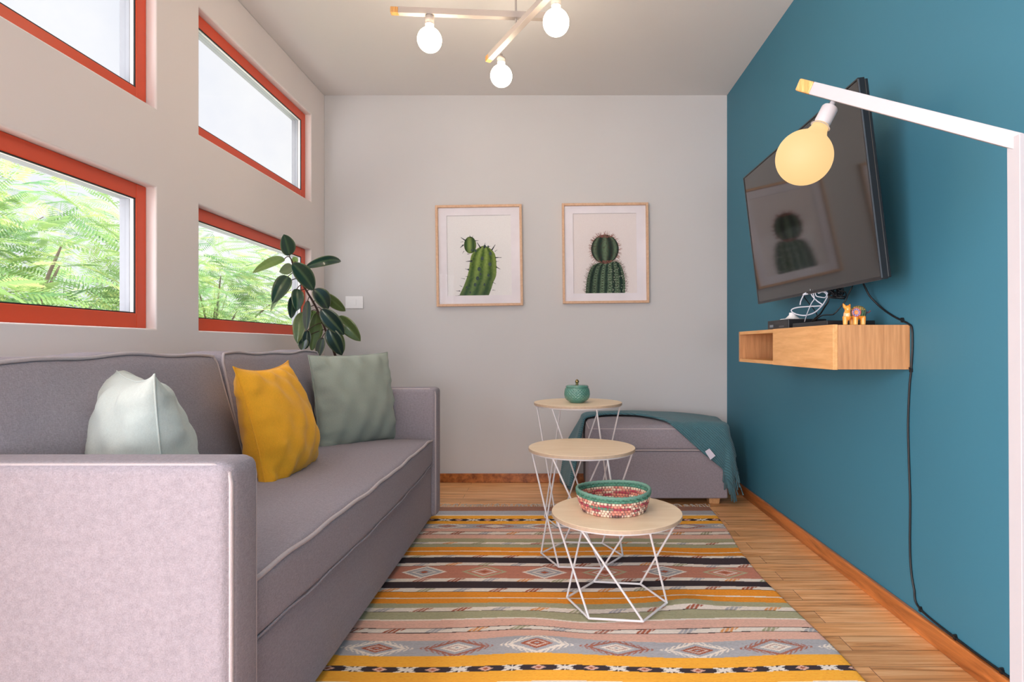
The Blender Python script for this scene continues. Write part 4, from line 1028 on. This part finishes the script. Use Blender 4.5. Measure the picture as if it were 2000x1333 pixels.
def bulb_at(root, c, R, axis, m, sock_len, sock_r, stem_to):
    """axis: unit vector from bulb centre towards its socket"""
    axis = Vector(axis).normalized(); q = Vector((0, 0, 1)).rotation_difference(axis).to_matrix(); c = Vector(c)
    pr, ze = bulb_prof(R); MB().lathe(pr, 48, c, M=q.to_4x4()).build('bulb', m, root, smooth='all')
    so = MB().lathe([(0, ze-.004), (R*.36, ze-.004), (sock_r*.86, ze), (sock_r, ze+.006), (sock_r, ze+sock_len-.003), (sock_r*.9, ze+sock_len), (0, ze+sock_len)], 32, c, M=q.to_4x4()).build('socket', M['white'], root, smooth=True)
    a = c+axis*(ze+sock_len-.002); MB().tube([a, stem_to], .0055, 12).build('socket_stem', M['white'], root, smooth=True)
WHITE = M['white']; M['white'] = mat('ceiling_lamp_cream_paint', (176, 166, 160), .5, spec=.3, var=(20, .01))
cl = thing('ceiling_lamp', 'white crossed bar ceiling lamp with three lit globe bulbs', 'lamp', (-.148, 2.45, ZC))
c = Vector(cl.location)
MB().lathe([(0, -.03), (.055, -.03), (.06, -.026), (.06, -.0005), (0, -.0005)], 40, c).build('canopy', M['white'], cl, smooth=True)
z1_, z2_ = 2.235, 2.178
A0 = Vector(((763-VX)*2.415/F, 2.415, z1_)); A1 = Vector((.03, 2.462, z1_)); capped_bar(cl, A0, A1, .026)
E = Vector((-.293, 2.71, z2_)); dr = Vector((.279, -.495, 0)).normalized(); B1 = E+dr*.95; capped_bar(cl, E, B1, .026)
MB().tube([c+Vector((0, 0, -.03)), Vector((-.148, 2.45, z2_-.008))], .0042, 12).build('stem', M['white'], cl, smooth=True)
def hang(px, py, dia_px, barz, bar_pt=None, Y=None):
    Yb = Y; R = dia_px/2*Yb/F; cpt = P(px, py, Yb); return cpt, R
for (px, py, dp, Y, bz_) in ((839, 78, 47, 2.425, z1_), (979, 148.5, 42, 2.655, z2_), (1086, 44, 51, 2.172, z2_)):
    R = dp/2*Y/F; cpt = P(px, py, Y); zt2 = bz_-.013
    pr, ze = bulb_prof(R); sl = min(.055, zt2-(cpt.z+ze)-.004)
    bulb_at(cl, cpt, R, (0, 0, 1), M['bulbc'], sl, .0185, (cpt.x, cpt.y, bz_-.002))

M['white'] = mat('floor_lamp_white_paint', (178, 173, 176), .45, spec=.4, var=(20, .01))
fl = thing('floor_lamp', 'white bent-arm floor lamp with one large glowing globe bulb', 'lamp', (.757, .945, 0))
def atk(px, py, k): return P(px, py, 1/k)
q0 = atk(1564, 167, .776); q1 = atk(1996, 279, 1.058)
dd = (q1-q0).normalized(); q1b = q1
w_ = .0255; upv = Vector((0, 0, 1))
bar = capped_bar(fl, q0, q1b, w_, True, False, .040)
top = q1b+Vector((0, 0, 0)); post_x = q1b.x-.001
MB().obox((post_x+.006, q1b.y, .012), (post_x, q1b.y, q1b.z+.010), .0265, .0265, (0, 1, 0)).build('post', M['white'], fl, bevel=.001)
MB().lathe([(0, .0005), (.135, .0005), (.14, .003), (.14, .009), (.136, .012), (0, .0125)], 64, (post_x, q1b.y, 0)).build('base_plate', M['white'], fl, smooth=True)
kb = .80; bc_ = atk(1570.5, 308, .812); top_pt = atk(1630, 194, .815)
ax = (top_pt-bc_).normalized(); Rb = 53*(1/.812)/F*1.0
bulb_at(fl, bc_, Rb, ax, M['bulbf'], .040, .0165, top_pt)

# ------------------------------------------------------------------ outside: ground and feathery trees beyond the windows
struct(MB().box((-30, -20, -3.1), (-1.7, 35, -3.0)).build('ground', mat('ground_pale_bounce', (214, 210, 202), .95)))  # unseen ground, made pale to bounce daylight up into the room
def foliage_mat():
    m = bpy.data.materials.new('feathery_leaves'); m.use_nodes = True; t = m.node_tree; t.nodes.clear()
    o = t.nodes.new('ShaderNodeOutputMaterial'); at = t.nodes.new('ShaderNodeAttribute'); at.attribute_name = 'Col'
    d = t.nodes.new('ShaderNodeBsdfDiffuse'); tr = t.nodes.new('ShaderNodeBsdfTranslucent'); mx = t.nodes.new('ShaderNodeMixShader'); mx.inputs[0].default_value = .4
    n = t.nodes.new('ShaderNodeTexNoise'); n.inputs['Scale'].default_value = 3; tc = t.nodes.new('ShaderNodeTexCoord'); t.links.new(tc.outputs['Object'], n.inputs['Vector'])
    mr = t.nodes.new('ShaderNodeMapRange'); mr.inputs['From Min'].default_value = .3; mr.inputs['From Max'].default_value = .7; mr.inputs['To Min'].default_value = .8; mr.inputs['To Max'].default_value = 1.15
    t.links.new(n.outputs['Fac'], mr.inputs['Value']); sc = t.nodes.new('ShaderNodeVectorMath'); sc.operation = 'SCALE'; t.links.new(at.outputs['Color'], sc.inputs[0]); t.links.new(mr.outputs[0], sc.inputs['Scale'])
    t.links.new(sc.outputs[0], d.inputs[0]); t.links.new(sc.outputs[0], tr.inputs[0]); t.links.new(d.outputs[0], mx.inputs[1]); t.links.new(tr.outputs[0], mx.inputs[2]); t.links.new(mx.outputs[0], o.inputs[0]); return m
M['foliage'] = foliage_mat()
def frond_template():
    vs = []; fs = []
    n = 13
    for i in range(n):
        t = (i+.6)/n; bend_ = -.30*t*t; L = .30*math.sin(math.pi*(.12+.83*t))**.8+.03
        for s in (-1, 1):
            b = np.array([0, t, bend_]); d = np.array([s*L*.86, L*.5, -.22*L]); w = np.array([0, .026, 0]); q = len(vs)
            vs += [b-w*.5, b+d*.5-w, b+d, b+d*.5+w]; fs.append((q, q+1, q+2, q+3))
    q = len(vs); vs += [np.array([-.008, 0, 0]), np.array([.008, 0, 0]), np.array([0, 1, -.3])]; fs.append((q, q+1, q+2))
    return np.array(vs), fs
FT, FF = frond_template()
def tree(x, y, zc, rx, ry, rz, n, label, seed, light=(1, 1, 1)):
    rs = np.random.RandomState(seed); root = thing('tree', label, 'tree', (x, y, -3), 'feathery trees outside the windows')
    allv = []; allf = []; cl = []
    lumps = [(rs.uniform(-1, 1), rs.uniform(-1, 1), rs.uniform(-.6, .9)) for _ in range(16)]
    c1, c2, c3 = np.array(srgb(172, 198, 124)), np.array(srgb(112, 152, 108)), np.array(srgb(204, 216, 144))
    for k in range(n):
        l = lumps[rs.randint(16)]; d = rs.normal(size=3); d /= np.linalg.norm(d); r = rs.uniform(.7, 1)*.42
        p = np.array([x+rx*(l[0]*.7+d[0]*r), y+ry*(l[1]*.7+d[1]*r), zc+rz*(l[2]*.7+d[2]*r)])
        az = math.atan2(d[1], d[0])+rs.normal()*.6; el = rs.uniform(-.5, .5); S_ = rs.uniform(.22, .38)
        ro = rs.uniform(-.5, .5)
        R = np.array(Matrix.Rotation(az-math.pi/2, 3, 'Z') @ Matrix.Rotation(el, 3, 'X') @ Matrix.Rotation(ro, 3, 'Y'))
        v = (FT*S_)@R.T+p; b = len(cl)
        mixv = rs.rand(); c = c2*(1-mixv)+c1*mixv if rs.rand() < .8 else c3
        allf += [tuple(i+b for i in f) for f in FF]; allv.append(v); cl += [c*(.9+.2*rs.rand())*np.array(light)]*len(FT)
    m = MB(); m.v = [tuple(p) for p in np.concatenate(allv)]; m.f = allf; m.build('foliage', M['foliage'], root, colors=np.array(cl))
    tm = MB(); tm.tube([(x, y, -3), (x+.1, y, -1.5), (x, y+.1, zc-.3*rz)], [.12, .08, .04], 10)
    for l in lumps: tm.tube(spline([(x, y+.1, zc-.35*rz), (x+rx*l[0]*.3, y+ry*l[1]*.3, zc+rz*(l[2]*.4-.1)), (x+rx*l[0]*.75, y+ry*l[1]*.75, zc+rz*l[2]*.7)], 4), [.026, .022, .02, .018, .016, .014, .012, .01, .006], 6)
    tm.build('trunk', mat('bark', (120, 104, 92), .9, bump=(20, .6, .02)), root)
tree(-3.7, 4.1, .75, 1.15, 1.75, 1.45, 2300, 'pale green feathery tree filling the near lower window', 11)
tree(-4.7, 8.2, .75, 1.3, 1.75, 1.6, 1900, 'pale green feathery tree behind the far lower window', 12)
tree(-7.2, 12.6, 1.1, 1.7, 2.0, 1.9, 900, 'darker feathery tree seen beside the potted plant through the far lower window', 13, (.85, .95, .95))
tree(-7.6, 7.2, 1.6, 1.6, 2.3, 2.1, 1500, 'taller paler feathery tree standing behind the near ones', 14, (1.05, 1.05, 1.1))
